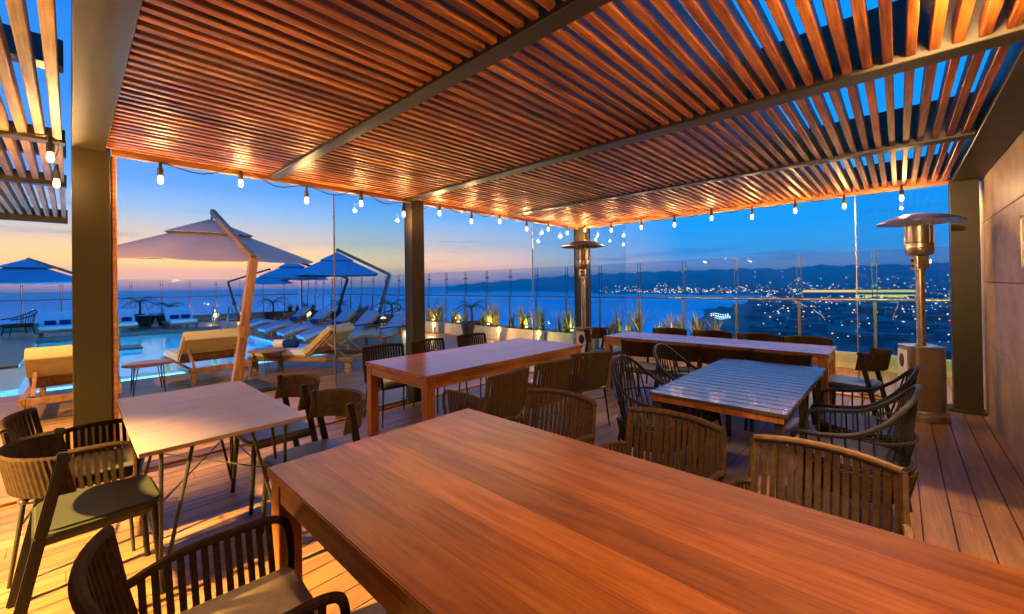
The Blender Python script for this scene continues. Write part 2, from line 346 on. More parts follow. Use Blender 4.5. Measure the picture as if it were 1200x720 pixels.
# ------------------------------------------------------------------ SETTING: sea, land, haze
mb = MB(); mb.lathe([(0,0),(90000,0)], 96, (0,0,-60)); mb.f = [f for f in mb.f if len(f) == 4]
tag(mb.build('sea', M_['sea']), kind='structure')

def interp(tab, x):
    if x <= tab[0][0]: return tab[0][1]
    for (a, va), (b_, vb) in zip(tab, tab[1:]):
        if x <= b_: return va+(vb-va)*(x-a)/(b_-a)
    return tab[-1][1]
RIDGE = [(-25,.024),(-12,.03),(-3.4,.029),(.1,.0275),(3.5,.0285),(6.5,.031),(8.1,.0295),(9.6,.0255),(13.1,.0286),(15.5,.0288),(20.7,.0275),(24.5,.0272),(31.4,.024),(37.2,.0196),(43.1,.013),(50,.0045),(54.5,-.004),(58,-.012)]
NEAR = [(200,30),(300,22.5),(654,19.6),(1030,18.1),(1185,15.8),(1443,13.8),(1800,12.3),(2300,9)]
FAR = [(-30,2100),(9,2250),(20,2365),(31,2700),(40,4300),(58,5200)]
def hills(a, r):
    return (math.sin(a*1.7+r*.004)+math.sin(a*.9-r*.0023+2)+.6*math.sin(a*4.1+r*.009+1))/2.6
def land_z(az, r):
    fs = interp(FAR, az)+90*math.sin(az*1.3)
    if r >= fs:
        top = 1.5+6000*interp(RIDGE, az); s_ = min(1, (r-fs)/(6000-fs))
        z = -59+(top+59)*s_**1.35+hills(az, r)*75*s_*(1-s_)*2+(9*math.sin(az*2.3)+6*math.sin(az*5.1+1))*s_
        if r > 6000: z = top-(r-6000)*.05
        return z
    if az < interp(NEAR, r)+.5*math.sin(r*.02): return -57.5+3*hills(az, r)+max(0, (900-r))*.008
    return -64
azs = [52-i*.5 for i in range(int((52+28)/.5)+1)]
rs = [240,300,380,470,560,654,750,850,940,1030,1110,1185,1300,1443,1600,1800,2000,2150,2250,2320,2390,2460,2550,2700,2900,3150,3450,3800,4200,4600,5000,5400,5700,5850,6000,6200,6500]
mb = MB(); vs = []
for a in azs:
    for r_ in rs: vs.append((r_*math.cos(R_(a)), r_*math.sin(R_(a)), land_z(a, r_)))
nr = len(rs); fs = []
for i in range(len(azs)-1):
    for j in range(nr-1): fs.append((i*nr+j, i*nr+j+1, (i+1)*nr+j+1, (i+1)*nr+j))
mb.add(vs, fs); tag(mb.build('hills', M_['land'], ang=180), kind='structure')
def pol(a, r): return Vector((r*math.cos(R_(a)), r*math.sin(R_(a)), land_z(a, r)))

HAZE = True
if HAZE:
    mb = MB(); mb.bx(-6500, 6800, -4200, 5300, -75, 205)
    hz = bpy.data.materials.new('haze_air'); hz.use_nodes = True; t = hz.node_tree; t.nodes.clear()
    o = N(t, 'ShaderNodeOutputMaterial'); pv = N(t, 'ShaderNodeVolumePrincipled'); pv.inputs['Density'].default_value = .00023; pv.inputs['Color'].default_value = (.012,.80,.95,1); pv.inputs['Anisotropy'].default_value = 0
    L(t, pv.outputs[0], o.inputs['Volume'])
    ho = mb.build('haze', hz); tag(ho, kind='stuff', label='thin blue evening haze over the bay and hills', cat='haze')
    cy.volume_bounces = 0; cy.volume_max_steps = 64

# the city: dark blocks, each far too small to count, and their lights
rnd = random.Random(3)
cb = MB(); lw = MB(); lc = MB(); la = MB()
def blk(mb_, a, r, w, d, h, dz=0):
    p = pol(a, r); x, y, z = p; mb_.bx(x-w/2, x+w/2, y-d/2, y+d/2, z-6+dz, z+h+dz)
def glow(mb_, a, r, s_, h=None):
    p = pol(a, r); z = p.z+(rnd.uniform(3, 10) if h is None else h)
    mb_.bx(p.x-s_/2, p.x+s_/2, p.y-s_/2, p.y+s_/2, z, z+s_*.8)
for k in range(900):
    u = rnd.random()
    if u < .5: a = rnd.uniform(-14, 13); r_ = rnd.uniform(420, 2300)
    elif u < .8: a = rnd.uniform(-14, 12); r_ = rnd.uniform(2200, 3600)
    else: a = rnd.uniform(10, 34); r_ = interp(FAR, a)+rnd.uniform(130, 1000)
    if land_z(a, r_) < -62: continue
    blk(cb, a, r_, rnd.uniform(10, 26), rnd.uniform(10, 26), rnd.choice([4,5,6,7,9,9,12,18 if r_ > 1500 else 8]))
city = cb.build('distant_city', plain('city_blocks', (.05,.10,.12), .8, 0, .3, .01)); tag(city, kind='stuff', label='dark low city blocks filling the plain below the hills', cat='city')
for k in range(1100):
    u = rnd.random()
    if u < .38: a = rnd.uniform(-9, 12.5); r_ = rnd.uniform(450, 2200)
    elif u < .70: a = rnd.uniform(-9, 13); r_ = 2100+abs(rnd.gauss(0, 700))
    else: a = rnd.gauss(20, 7); r_ = interp(FAR, a)+80+abs(rnd.gauss(0, 330))
    if a > 36 or land_z(a, r_) < -62: continue
    q = lw if rnd.random() < .55 else (lc if rnd.random() < .75 else la)
    glow(q, a, r_, r_*rnd.choice([.0008,.001,.0012,.0016,.0022]))
for road in range(9):   # street lamps along the avenues
    a0 = rnd.uniform(-8, 10); r0 = rnd.uniform(600, 1500); da = rnd.uniform(-.22, .22); dr = rnd.uniform(18, 60)
    for k in range(34):
        a0 += da; r0 += dr; da += rnd.uniform(-.02, .02)
        if -10 < a0 < 14 and r0 < 4200 and land_z(a0, r0) > -62: glow(la if road % 2 else lw, a0, r0, r0*.0011, 8)
for i in range(16):   # lit rows of a car park by the shore
    glow(lc, 17.4-i%8*.26, 700+(i//8)*45, 1.7, 6)
    glow(lc, 16.9-i%8*.22, 655+(i//8)*30, 1.3, 6)
for mb_, nm, c, s_, lab in ((lw, 'city_lights', (1,.66,.30), 2.6, 'warm yellow specks of light across the city below'), (lc, 'city_lights', (.55,.85,1), 2.4, 'cool white specks of light across the city below'), (la, 'city_lights', (1,.40,.10), 2.6, 'orange specks of street light across the city below')):
    tag(mb_.build(nm, emit('city_glow', c, s_)), kind='stuff', label=lab, cat='lights')
# bigger lit buildings
def lit_building(name, a, r, w, d, h, rz, bands, wallc, label, cat='building'):
    p = pol(a, r); e = empty(name, (p.x, p.y, p.z-4), R_(a)+rz, label, cat)
    m_ = MB(); m_.bx(-d/2, d/2, -w/2, w/2, 0, h+4); m_.build('wall', plain('facade_paint', wallc, .8, 0, .1, .05), e)
    m_ = MB(); m_.bx(-d/2-.6, d/2+.6, -w/2-.6, w/2+.6, h+4.01, h+4.8); m_.build('roof', M_['under'], e)
    for (z0, z1, c, s_, y0, y1) in bands:
        m_ = MB(); m_.bx(-d/2-1.0, -d/2-.05, y0, y1, z0+4, z1+4); m_.build('light_band', emit('band_glow', c, s_), e)
lit_building('stadium', 3.0, 1850, 320, 60, 30, 0, [(20, 28, (1,.62,.12), 1.5, -158, 158), (-2, 12, (1,.66,.06), 1.6, -158, 12)], (.12,.11,.10), 'long low hall with two bright yellow light bands in the city')
lit_building('shop_hall', 5.0, 1500, 46, 30, 9, 0, [(1, 7, (1,.45,.85), 1.3, -18, 18)], (.3,.25,.3), 'small hall with a glowing pink front in the city')
lit_building('station_hall', -.9, 1380, 90, 26, 9, 0, [(2, 7, (.2,1,.75), 1.0, -40, 40)], (.2,.3,.3), 'low hall with a glowing green front beside the hillside road')
lit_building('office_block', 10.2, 2050, 60, 30, 16, 0, [(3, 8, (1,.16,.08), 1.4, -28, 26)], (.2,.2,.22), 'office block with a red lit front near the bay')
lit_building('harbour_shed', 10.6, 1030, 40, 22, 6, 0, [(1, 4, (1,.8,.6), 1.2, -14, 14)], (.3,.28,.25), 'shed with one pale strip of light near the shore')
# sodium-lit bend of the road with its queue of red tail lights
for k in range(14):
    a = -1.6-k*.16; r_ = 1150-k*26; p = pol(a, r_)
    e = empty('car', (p.x, p.y, p.z+1), R_(a), 'small car with red tail lights queueing on the hillside road', 'car', 'cars queueing on the hillside road')
    m_ = MB(); m_.bx(-2.1,2.1,-.9,.9,0,.8); m_.bx(-1.4,.9,-.8,.8,.8,1.5); m_.build('body', M_['black'], e, bev=.1)
    for y in (-.7,.7):
        m_ = MB(); m_.bx(-2.6,-2.12,y-.55,y+.55,.2,1.1); m_.build('tail_light', emit('tail_glow', (1,.05,.02), 7), e)

# ------------------------------------------------------------------ SETTING: terrace deck, pool
XL, XR, YF, YB = -12.0, 9.0, -4.0, 25.2
PX0, PX1, PY0, PY1 = -8.0, 3.92, 9.5, 19.0
PENX, PENY = -.74, 13.3           # deck peninsula reaching into the pool
mb = MB(); rnd = random.Random(5)
def runs(y):
    if y+.07 < PY0 or y > PY1+.1: return [(XL, XR+.25)]
    if y+.07 < PENY: return [(XL, PX0-.2), (PX1+.14, XR+.25)]
    return [(XL, PENX), (PX1+.14, XR+.25)]
y = YF
while y < YB:
    for a, b_ in runs(y):
        x = a
        while x < b_:
            e = min(b_, x+rnd.uniform(2.2, 3.8)) if y < 12 else b_
            if b_-e < .4: e = b_
            mb.bx(x+.0015, e-.0015, y, y+.134, -.03, 0); x = e
    y += .14
tag(mb.build('deck', M_['deck']), kind='structure')
mb = MB()
mb.bx(XL, XR+.3, YF, PY0-.1, -.5, -.034); mb.bx(XL, XR+.3, PY1+.1, YB+.3, -.5, -.034); mb.bx(PX1+.1, XR+.3, PY0-.1, PY1+.1, -.5, -.034); mb.bx(XL, PX0-.1, PY0-.1, PY1+.1, -.5, -.034); mb.bx(PX0-.1, PENX, PENY, PY1+.1, -.5, -.034)
tag(mb.build('terrace_slab', M_['under']), kind='structure')
mb = MB()     # basin
D = -1.35
mb.bx(PX0-.1, PX1+.1, PY0-.1, PY1+.1, D-.1, D)
mb.bx(PX0-.1, PX0, PY0, PY1, D, -.05); mb.bx(PX1, PX1+.1, PY0, PY1, D, -.05); mb.bx(PX0-.1, PX1+.1, PY0-.1, PY0, D, -.05); mb.bx(PX0-.1, PX1+.1, PY1, PY1+.1, D, -.05)
mb.bx(PX0, PENX-.002, PENY+.002, PENY+.1, D, -.05); mb.bx(PENX-.1, PENX-.002, PENY+.1, PY1, D, -.05)
tag(mb.build('pool_basin', M_['tile']), kind='structure')
mb = MB(); mb.bx(-.55, PX1-.004, PY0+.004, 11.35, D+.01, -.26); mb.bx(PX0+.004, -.55, PY0+.004, 9.95, D+.01, -.26)
tag(mb.build('pool_shelf', M_['shelf']), kind='structure')
mb = MB(); mb.add([(PX0,PY0,-.035),(PX1,PY0,-.035),(PX1,PY1,-.035),(PENX,PY1,-.035),(PENX,PENY,-.035),(PX0,PENY,-.035)], [(0,1,2,3,4,5)])
tag(mb.build('pool_water', M_['water']), kind='structure')
mb = MB(); mb.bx(PX1+.004, PX1+.135, PY0-.0, PY1+.1, -.04, .004); mb.bx(PENX-.0, PENX+.02, PENY, PY1, -.04, .004)
tag(mb.build('pool_coping', plain('pale_stone_coping', (.5,.5,.5), .6, 0, .1, 6)), kind='structure')
mb = MB(); mb.bx(PENX+.03, PX1, PY1+.0, PY1+.35, -.03, .10)
tag(mb.build('pool_edge_kerb', plain('dark_stone', (.07,.06,.055), .5, 0, .3, 6, .5, .3)), kind='structure')
def plight(name, typ, loc, e, col, rot=None, size=.1, **kw):
    d = bpy.data.lights.new(name, typ); d.energy = e; d.color = col
    if typ == 'AREA': d.size = size
    elif typ != 'SUN': d.shadow_soft_size = size
    for k, v in kw.items(): setattr(d, k, v)
    o = bpy.data.objects.new(name, d); COL.objects.link(o); o.location = loc
    if rot is not None: o.rotation_euler = rot
    return o
for x, y, l, r_, e_ in ((1.7,9.53,4.2,1,55),(1.7,11.33,4.2,-1,45),(-3.5,9.53,5.5,1,75)):
    plight('underwater_light', 'AREA', (x, y, -.14), e_, (.16,.76,1), rot=(R_(90)*r_, 0, 0), size=l, shape='RECTANGLE', size_y=.1)
for x, y in ((.9,15.7),(-.3,12.6),(2.6,13.5)):
    e = empty('pool_lamp', (x, y, D), 0, 'round white underwater lamp on the floor of the pool', 'lamp', 'underwater lamps of the pool')
    m_ = MB(); m_.lathe([(.02,0),(.15,.0),(.16,.04),(.12,.06)], 16); m_.build('housing', M_['steel'], e)
    m_ = MB(); m_.lathe([(.01,.062),(.11,.062),(.09,.075)], 16); m_.build('lens', emit('pool_lamp_glow', (.55,.95,1), 9), e)
    plight('underwater_light', 'POINT', (x, y, D+.3), 320, (.05,.50,.95), size=.1)

# ------------------------------------------------------------------ right wall
wl = empty('panel_wall', (0,0,0), 0, 'tan concrete panel wall along the right side of the pergola', 'wall')
mb = MB(); zs = [0, .80, 1.46, 2.13, 2.80, 3.3]; xs = [-6+1.54*i for i in range(11)]
for i in range(len(xs)-1):
    for j in range(len(zs)-1):
        mb.bx(xs[i]+.003, xs[i+1]-.003, -.86, -.70, zs[j]+(.003 if j else 0), zs[j+1]-.003)
o = mb.build('panels', M_['wall'], wl, bev=.003, seg=1)
mb = MB(); mb.bx(xs[0], xs[-1], -.98, -.862, 0, 3.3); mb.build('core', M_['under'], wl)
nb = empty('notice_board', (4.72, -.70, 1.775), 0, 'white framed notice on the tan wall at the right edge', 'notice')
mb = MB(); mb.bx(-.19, .19, .003, .015, -.185, .185); mb.build('sheet', M_['whitepaint'], nb, bev=.002)
mb = MB(); [mb.bx(*b_) for b_ in ((-.2,.2,.0,.022,-.2,-.186),(-.2,.2,.0,.022,.186,.2),(-.2,-.191,.0,.022,-.186,.186),(.191,.2,.0,.022,-.186,.186))]; mb.build('frame', M_['steel'], nb)

# building wall behind the viewer, with its wall lamps
bw = empty('hotel_wall', (-4.2, 0, 0), 0, 'plain tan hotel wall behind the dining terrace', 'wall')
mb = MB(); mb.bx(-.2, 0, -4, 9, 0, 3.6); mb.build('panels', M_['wall'], bw)
def sconce(x, y, z, rz, label):
    e = empty('wall_lamp', (x, y, z), rz, label, 'lamp', 'wall lamps of the hotel wall')
    m_ = MB(); m_.lathe([(.05,-.12),(.055,-.12),(.055,.12),(.05,.12)], 16, (.075,0,0)); m_.build('housing', M_['black'], e)
    m_ = MB(); m_.bx(0,.03,-.03,.03,-.05,.05); m_.build('bracket', M_['black'], e)
    for s_ in (-1, 1):
        m_ = MB(); m_.lathe([(.001,.121*s_),(.045,.121*s_),(.04,.126*s_)], 16, (.075,0,0)); m_.build('lens', emit('sconce_glow', (1,.75,.42), 60), e)
for y in (-1.0, 1.0, 3.9, 5.0): sconce(-4.2, y, 1.85, 0, 'black up and down wall lamp on the hotel wall behind the tables')

# ------------------------------------------------------------------ pergola
ZB = 2.61; SX0, SX1, SY0, SY1 = .20, 6.83, -.43, 4.56
pg = empty('pergola', (0,0,0), 0, 'large timber slatted pergola on dark bronze posts over the dining tables', 'pergola')
def part(name, bxs, mat, parent, bev=.004, seg=1):
    m_ = MB()
    for b_ in bxs: m_.bx(*b_)
    return m_.build(name, mat, parent, bev=bev, seg=seg)
part('post', [(.01,.225,4.60,4.86,0,ZB+.35)], M_['bronze'], pg)
part('post', [(3.03,3.22,4.60,4.78,0,ZB+.06)], M_['bronze'], pg)
part('post', [(6.86,7.06,4.46,4.72,0,ZB+.06)], M_['bronze'], pg)
part('post', [(6.86,7.08,-.665,-.44,0,ZB+.06)], M_['bronze'], pg)
part('post', [(.01,.225,-.69,-.45,0,ZB+.06)], M_['bronze'], pg)
for x0, x1, y0, y1 in ((.01,.225,4.60,4.86),(3.03,3.22,4.60,4.78),(6.86,7.06,4.46,4.72),(6.86,7.08,-.665,-.44)):
    part('base_plate', [(x0-.05,x1+.05,y0-.002 if y0 > 4.5 else y0-.02,y1+.05,.023 if y0 > 4.5 else .001,.034)], M_['bronze'], pg, .003)
part('edge_beam', [(.01,.195,-.40,4.598,ZB,ZB+.35)], M_['bronze'], pg)
part('edge_beam', [(.01,7.06,-.695,-.455,ZB-.004,ZB+.35)], M_['bronze'], pg)
part('edge_beam', [(.228,6.858,4.64,4.80,ZB+.062,ZB+.35)], M_['bronze'], pg)
part('edge_beam', [(6.90,7.04,-.44,4.64,ZB+.062,ZB+.35)], M_['bronze'], pg)
for x0, x1 in ((1.36,1.46),(2.91,3.05),(4.75,4.87)):
    part('cross_beam', [(x0,x1,-.45,4.635,ZB,ZB+.33)], M_['bronze'], pg)
part('head_beam', [(.23,3.028,4.60,4.64,ZB-.02,ZB+.10)], M_['beam_wood'], pg)
part('head_beam', [(3.222,6.855,4.60,4.64,ZB-.02,ZB+.10)], M_['beam_wood'], pg)
part('head_beam', [(6.86,6.90,-.435,4.455,ZB-.02,ZB+.10)], M_['beam_wood_y'], pg)
part('jamb', [(.228,.262,4.62,4.72,0,ZB-.022)], M_['beam_wood'], pg)
part('floor_track', [(.265,2.98,4.60,4.72,.0,.022)], M_['beam_wood'], pg)
part('floor_track', [(3.24,6.855,4.60,4.72,.0,.022)], M_['beam_wood'], pg)
part('floor_track', [(6.90,7.02,-.435,4.455,.0,.022)], M_['beam_wood_y'], pg)
part('floor_track', [(-3.2,.0,4.60,4.72,.0,.022)], M_['beam_wood'], pg)
rnd = random.Random(11)
for x0, x1 in ((.197,1.358),(1.462,2.908),(3.052,4.748),(4.872,6.857)):
    mb = MB(); y = SY0+.035
    while y < 4.60:
        j = rnd.uniform(-.003,.003); zj = rnd.uniform(-.0025,.0025)
        w = .0205+rnd.uniform(-.0015,.0015); mb.bx(x0, x1, y+j-w, y+j+w, ZB+.018+zj, ZB+.105+zj); y += .0835
    mb.build('slat_panel', M_['slat'], pg, bev=.004, seg=1)

# second pergola outside on the left
p2 = empty('pergola', (0,0,0), 0, 'smaller slatted pergola on the left beside the pool loungers', 'pergola')
for y, w, z0, z1 in ((4.60,.12,ZB,ZB+.10),(6.34,.12,ZB-.02,ZB+.10),(9.35,.14,ZB-.06,ZB+.14),(1.6,.12,ZB,ZB+.10)):
    part('cross_beam', [(-3.4,-.02,y-w/2,y+w/2,z0,z1)], M_['bronze'], p2)
part('edge_beam', [(-3.5,-3.402,-1,9.4,ZB,ZB+.14)], M_['bronze'], p2)
for y0, y1 in ((-1,1.539),(1.661,4.539),(4.661,6.279),(6.401,9.279)):
    mb = MB(); x = -.06
    while x > -3.35:
        mb.bx(x-.023, x+.023, y0, y1, ZB+.02, ZB+.12); x -= .084
    mb.build('slat_panel', M_['slat_y'], p2, bev=.004, seg=1)
part('purlin', [(-3.4,-.02,3.35,3.47,ZB+.135,ZB+.28)], M_['black'], p2)
part('purlin', [(-3.4,-.02,5.6,5.7,ZB+.135,ZB+.28)], M_['black'], p2)
for y in (4.6, 9.35): part('post', [(-3.6,-3.4,y-.1,y+.1,0,ZB-.065)], M_['bronze'], p2)

# sliding glass panels
def glass_panel(axis, a0, a1, c, label):
    e = empty('glass_panel', ((a0+a1)/2, c, 0) if axis == 'x' else (c, (a0+a1)/2, 0), 0, label, 'glass panel', 'sliding glass panels of the pergola')
    h = (a1-a0)/2
    if axis == 'x':
        part('pane', [(-h,h,-.005,.005,.03,ZB-.025)], M_['glass'], e, 0); part('edge_seal', [(-h-.012,-h-.001,-.008,.008,.03,ZB-.03)], M_['steel'], e, 0)
    else:
        part('pane', [(-.005,.005,-h,h,.03,ZB-.025)], M_['glass'], e, 0); part('edge_seal', [(-.008,.008,h+.001,h+.012,.03,ZB-.03)], M_['steel'], e, 0)
    part('bottom_rail', [(-h,h,-.014,.014,.022,.06)] if axis == 'x' else [(-.014,.014,-h,h,.022,.06)], M_['steel'], e, .003)
glass_panel('x', 2.05, 2.97, 4.66, 'clear glass panel standing left of the middle bronze post')
glass_panel('x', 5.52, 6.84, 4.66, 'clear glass panel on the pool side next to the far corner post')
glass_panel('y', 3.65, 4.44, 6.96, 'clear glass panel on the view side next to the far corner post')
glass_panel('y', -.43, .39, 6.96, 'clear glass panel behind the nearer patio heater by the wall')

# ------------------------------------------------------------------ balustrades
def balustrade(label, along, c, a0, a1, first, step):
    e = empty('balustrade', (0,0,0), 0, label, 'balustrade')
    P = lambda a, o_, z: (a, c+o_, z) if along == 'x' else (c+o_, a, z)
    def bxs(a_0, a_1, o0, o1, z0, z1): return (a_0,a_1,c+o0,c+o1,z0,z1) if along == 'x' else (c+o0,c+o1,a_0,a_1,z0,z1)
    m_ = MB(); m_.tube([P(a0,0,1.18), P(a1,0,1.18)], .026, 10); m_.build('handrail', M_['rail'], e)
    part('kerb', [bxs(a0, a1, .10, .30, 0, .26)], M_['kerb'], e)
    ps = []; a = first
    while a < a1: 
        if a > a0: ps.append(a)
        a += step
    proto = None; cl = None
    for a in ps:
        p = P(a, 0, 0)
        if proto is None:
            m_ = MB(); m_.bx(-.022,.022,-.022,.022,0,1.15); m_.bx(-.05,.05,-.05,.05,0,.012); m_.bx(-.035,.035,-.012,.012,.98,1.03); m_.bx(-.035,.035,-.012,.012,.3,.35)
            proto = m_.build('post', M_['rail'], e, bev=.003, seg=1); q = proto
        else: q = proto.copy(); COL.objects.link(q)
        q.location = p
        if cl is None:
            m_ = MB()
            for s_ in (-.03,.03):
                dx, dy = (s_, 0) if along == 'x' else (0, s_)
                m_.bx(dx-.006,dx+.006,dy-.006,dy+.006,1.20,1.98)
            m_.bx(-.045,.045,-.045,.045,1.74,1.77)
            cl = m_.build('screen_bracket', M_['railblue'], e); q = cl
        else: q = cl.copy(); COL.objects.link(q)
        q.location = P(a, .05, 0)
    lo = up = None; k = 0
    es = [a0]+ps+[a1]
    for u, v in zip(es, es[1:]):
        if v-u < .12: continue
        part('glass_pane', [bxs(u+.03, v-.03, -.006, .004, .12, 1.12)], M_['bglass'], e, 0)
        part('screen_pane', [bxs(u+.012, v-.012, .045, .053, 1.22, 2.0)], M_['bglass'], e, 0)
balustrade('glass balustrade with tall wind screen along the right edge facing the city', 'y', 9.0, -3.6, 25.0, .29-1.03*3, 1.03)
balustrade('glass balustrade with tall wind screen along the far edge behind the pool', 'x', 25.0, -12, 8.95, -1.3-1.05*10, 1.05)

# ------------------------------------------------------------------ festoon lights
def festoon(label, pts, z_c, closed=False, drops=None):
    e = empty('festoon_lights', (0,0,0), 0, label, 'string lights')
    path = []
    for i, (x, y, zb) in enumerate(pts):
        path.append((x, y, zb+.15))
        if i < len(pts)-1:
            x2, y2, z2 = pts[i+1]; path.append(((x+x2)/2, (y+y2)/2, min(zb, z2)+.10))
    m_ = MB(); m_.tube(smooth_path(path, 4), .005, 6); m_.build('cable', M_['black'], e)
    for x, y, zb in pts:
        m_ = MB(); m_.lathe([(.006,.15),(.012,.148),(.014,.10),(.021,.095),(.022,.04),(.018,.034)][::-1], 12, (x,y,zb)); m_.build('socket', M_['black'], e); pl_ = plight('bulb_lamp', 'POINT', (x, y, zb-.062), 17 if zb > 2.3 else 17, (1,.56,.20), size=.018); pl_.parent = e
        m_ = MB(); m_.lathe([(.002,-.040),(.012,-.036),(.019,-.023),(.022,-.008),(.0195,.010),(.0155,.027),(.0135,.036)], 14, (x,y,zb)); m_.build('bulb', M_['bulb'], e, ang=80)
fx = [.53,1.12,1.72,2.33,2.90,3.46,4.04,4.63,5.28,5.87,6.45]
fz = [2.45,2.52,2.44,2.49,2.43,2.51,2.46,2.52,2.46,2.51,2.49]
festoon('string of warm bulbs hanging along the pool side of the pergola', [(x, 4.58, z-.005) for x, z in zip(fx, fz)], 0)
ry = [4.36,3.80,3.22,2.65,2.08,1.53,1.01,.49,-.04]; rz_ = [2.54,2.48,2.47,2.45,2.49,2.44,2.46,2.45,2.47]
festoon('string of warm bulbs hanging along the city side of the pergola', [(6.72, y, z) for y, z in zip(ry, rz_)], 0)
festoon('two warm bulbs hanging from the small slatted pergola on the left', [(-1.1,4.45,2.40),(-.09,4.3,2.44),(-.07,4.85,2.36)], 0)
festoon('added unseen string of warm bulbs under the bronze beam above the wall', [(x, -.36, 2.44) for x in (1.0,1.8,2.2)], 0)  # out-of-frame bulbs, added for more warm light over the near table

# warm floodlights of the terrace and added fill lamps, outside the photograph
def spot_fixture(loc, tgt, e_, col, label, blend=.4, ang=110, size=.06):
    d = Vector(tgt)-Vector(loc); q = d.to_track_quat('-Z', 'Y')
    e = empty('spotlight', loc, 0, label, 'spotlight', 'ceiling spotlights of the terrace'); e.rotation_euler = q.to_euler()
    m_ = MB(); m_.lathe([(.03,.12),(.06,.11),(.07,-.0),(.066,-.0),(.055,.06),(.01,.07)], 20); m_.build('housing', M_['black'], e)
    lo = plight('spot_lamp', 'SPOT', (0,0,0), e_, col, size=size, spot_size=R_(ang), spot_blend=blend); lo.parent = e; lo.location = (0,0,-.02)
WARM = (1,.60,.26); YEL = (1,.62,.16)
spot_fixture((.9,-.15,2.58), (1.2,.6,.75), 115, WARM, 'black spotlight on the pergola over the near table', .8, 130)
spot_fixture((2.2,-.35,2.55), (2.7,-.3,0), 800, WARM, 'black spotlight on the wall beam above the deck', .08, 56)
spot_fixture((-2.6,2.9,2.5), (-.78,2.68,0), 7000, YEL, 'black spotlight on the small pergola by the side tables', .35, 52)
spot_fixture((-2.6,5.0,2.5), (-.7,5.3,0), 3500, YEL, 'black spotlight on the small pergola beside the bronze post', .4, 56)
spot_fixture((-2.2,6.6,2.5), (-.2,7.6,.3), 900, YEL, 'black spotlight on the small pergola by the pool loungers', .6, 120)
spot_fixture((2.0,-.22,2.56), (5.6,-.70,2.2), 430, WARM, 'added unseen spotlight under the bronze beam washing the tan wall', .6, 70)  # fill lamp out of view, added to brighten the upper wall
spot_fixture((-1.9,2.0,.14), (-1.0,4.2,2.6), 500, YEL, 'added unseen ground spotlight shining up at the small pergola', .6, 120)  # unseen uplight, added to turn the left slats golden
spot_fixture((.9,-.5,1.9), (3.6,2.6,2.62), 50, WARM, 'added unseen spotlight shining up along the slatted ceiling', .9, 110)  # extra lamp out of frame, added to warm the slats from below
spot_fixture((7.6,-.6,2.9), (8.0,.8,0), 800, YEL, 'black spotlight on the end of the tan wall', .5, 150)

# ------------------------------------------------------------------ tables
def wood_table(label, x0, x1, y0, y1, mat, leg=.085, th=.038, apron=.085, inset=.012):
    cx, cy_ = (x0+x1)/2, (y0+y1)/2; hx, hy = (x1-x0)/2, (y1-y0)/2
    e = empty('dining_table', (cx, cy_, 0), 0, label, 'table')
    part('tabletop', [(-hx,hx,-hy,hy,.75-th,.75)], mat, e, .004, 2)
    i = inset; z1 = .75-th-.001
    for sx in (-1,1):
        for sy in (-1,1):
            xa, xb = sorted((sx*(hx-i), sx*(hx-i-leg))); ya, yb = sorted((sy*(hy-i), sy*(hy-i-leg)))
            part('leg', [(xa,xb,ya,yb,0,z1)], M_['table_leg'], e, .003)
    ax, ay = hx-i-leg-.001, hy-i-leg-.001
    for b_ in ((-ax,ax,-hy+i+.006,-hy+i+.03,z1-apron,z1), (-ax,ax,hy-i-.03,hy-i-.006,z1-apron,z1)): part('apron', [b_], mat if mat is M_['table_x'] else M_['beam_wood'], e, .002)
    for b_ in ((-hx+i+.006,-hx+i+.03,-ay,ay,z1-apron,z1), (hx-i-.03,hx-i-.006,-ay,ay,z1-apron,z1)): part('apron', [b_], M_['beam_wood_y'], e, .002)
wood_table('big reddish wooden dining table nearest to the viewer', .56, 1.67, -.75, 1.95, M_['table'], .09)
wood_table('reddish wooden dining table by the open side facing the pool', 2.03, 4.37, 2.89, 3.95, M_['table_x'])
M_['table_far'] = wood('table_wood_far', (.12,.04,.02), (.22,.08,.045), (.33,.13,.08), 'Y', 'X', .146, .28, .6, .8, .3, bump=0)
wood_table('long wooden dining table at the far end beside the glass city railing', 5.28, 6.01, .53, 3.14, M_['table_far'])
# dark slatted table
e = empty('slatted_table', (3.59,.875,0), 0, 'dark slatted table with black legs and black wire armchairs around it', 'table')
mb = MB(); n = 17; w = 1.70/n
for i in range(n): mb.bx(-.85+i*w+.007, -.85+(i+1)*w-.007, -.405, .405, .725, .75)
mb.build('tabletop', M_['darktable'], e, bev=.002, seg=1)
part('frame', [(-.84,.84,-.39,-.36,.69,.723),(-.84,.84,.36,.39,.69,.723),(-.84,-.81,-.359,.359,.69,.723),(.81,.84,-.359,.359,.69,.723)], M_['table_leg'], e, .002)
for x in (-.80, -.02, .80):
    for y in (-.36,.36): part('leg', [(x-.02,x+.02,y-.02,y+.02,0,.688)], M_['black'], e, .002)
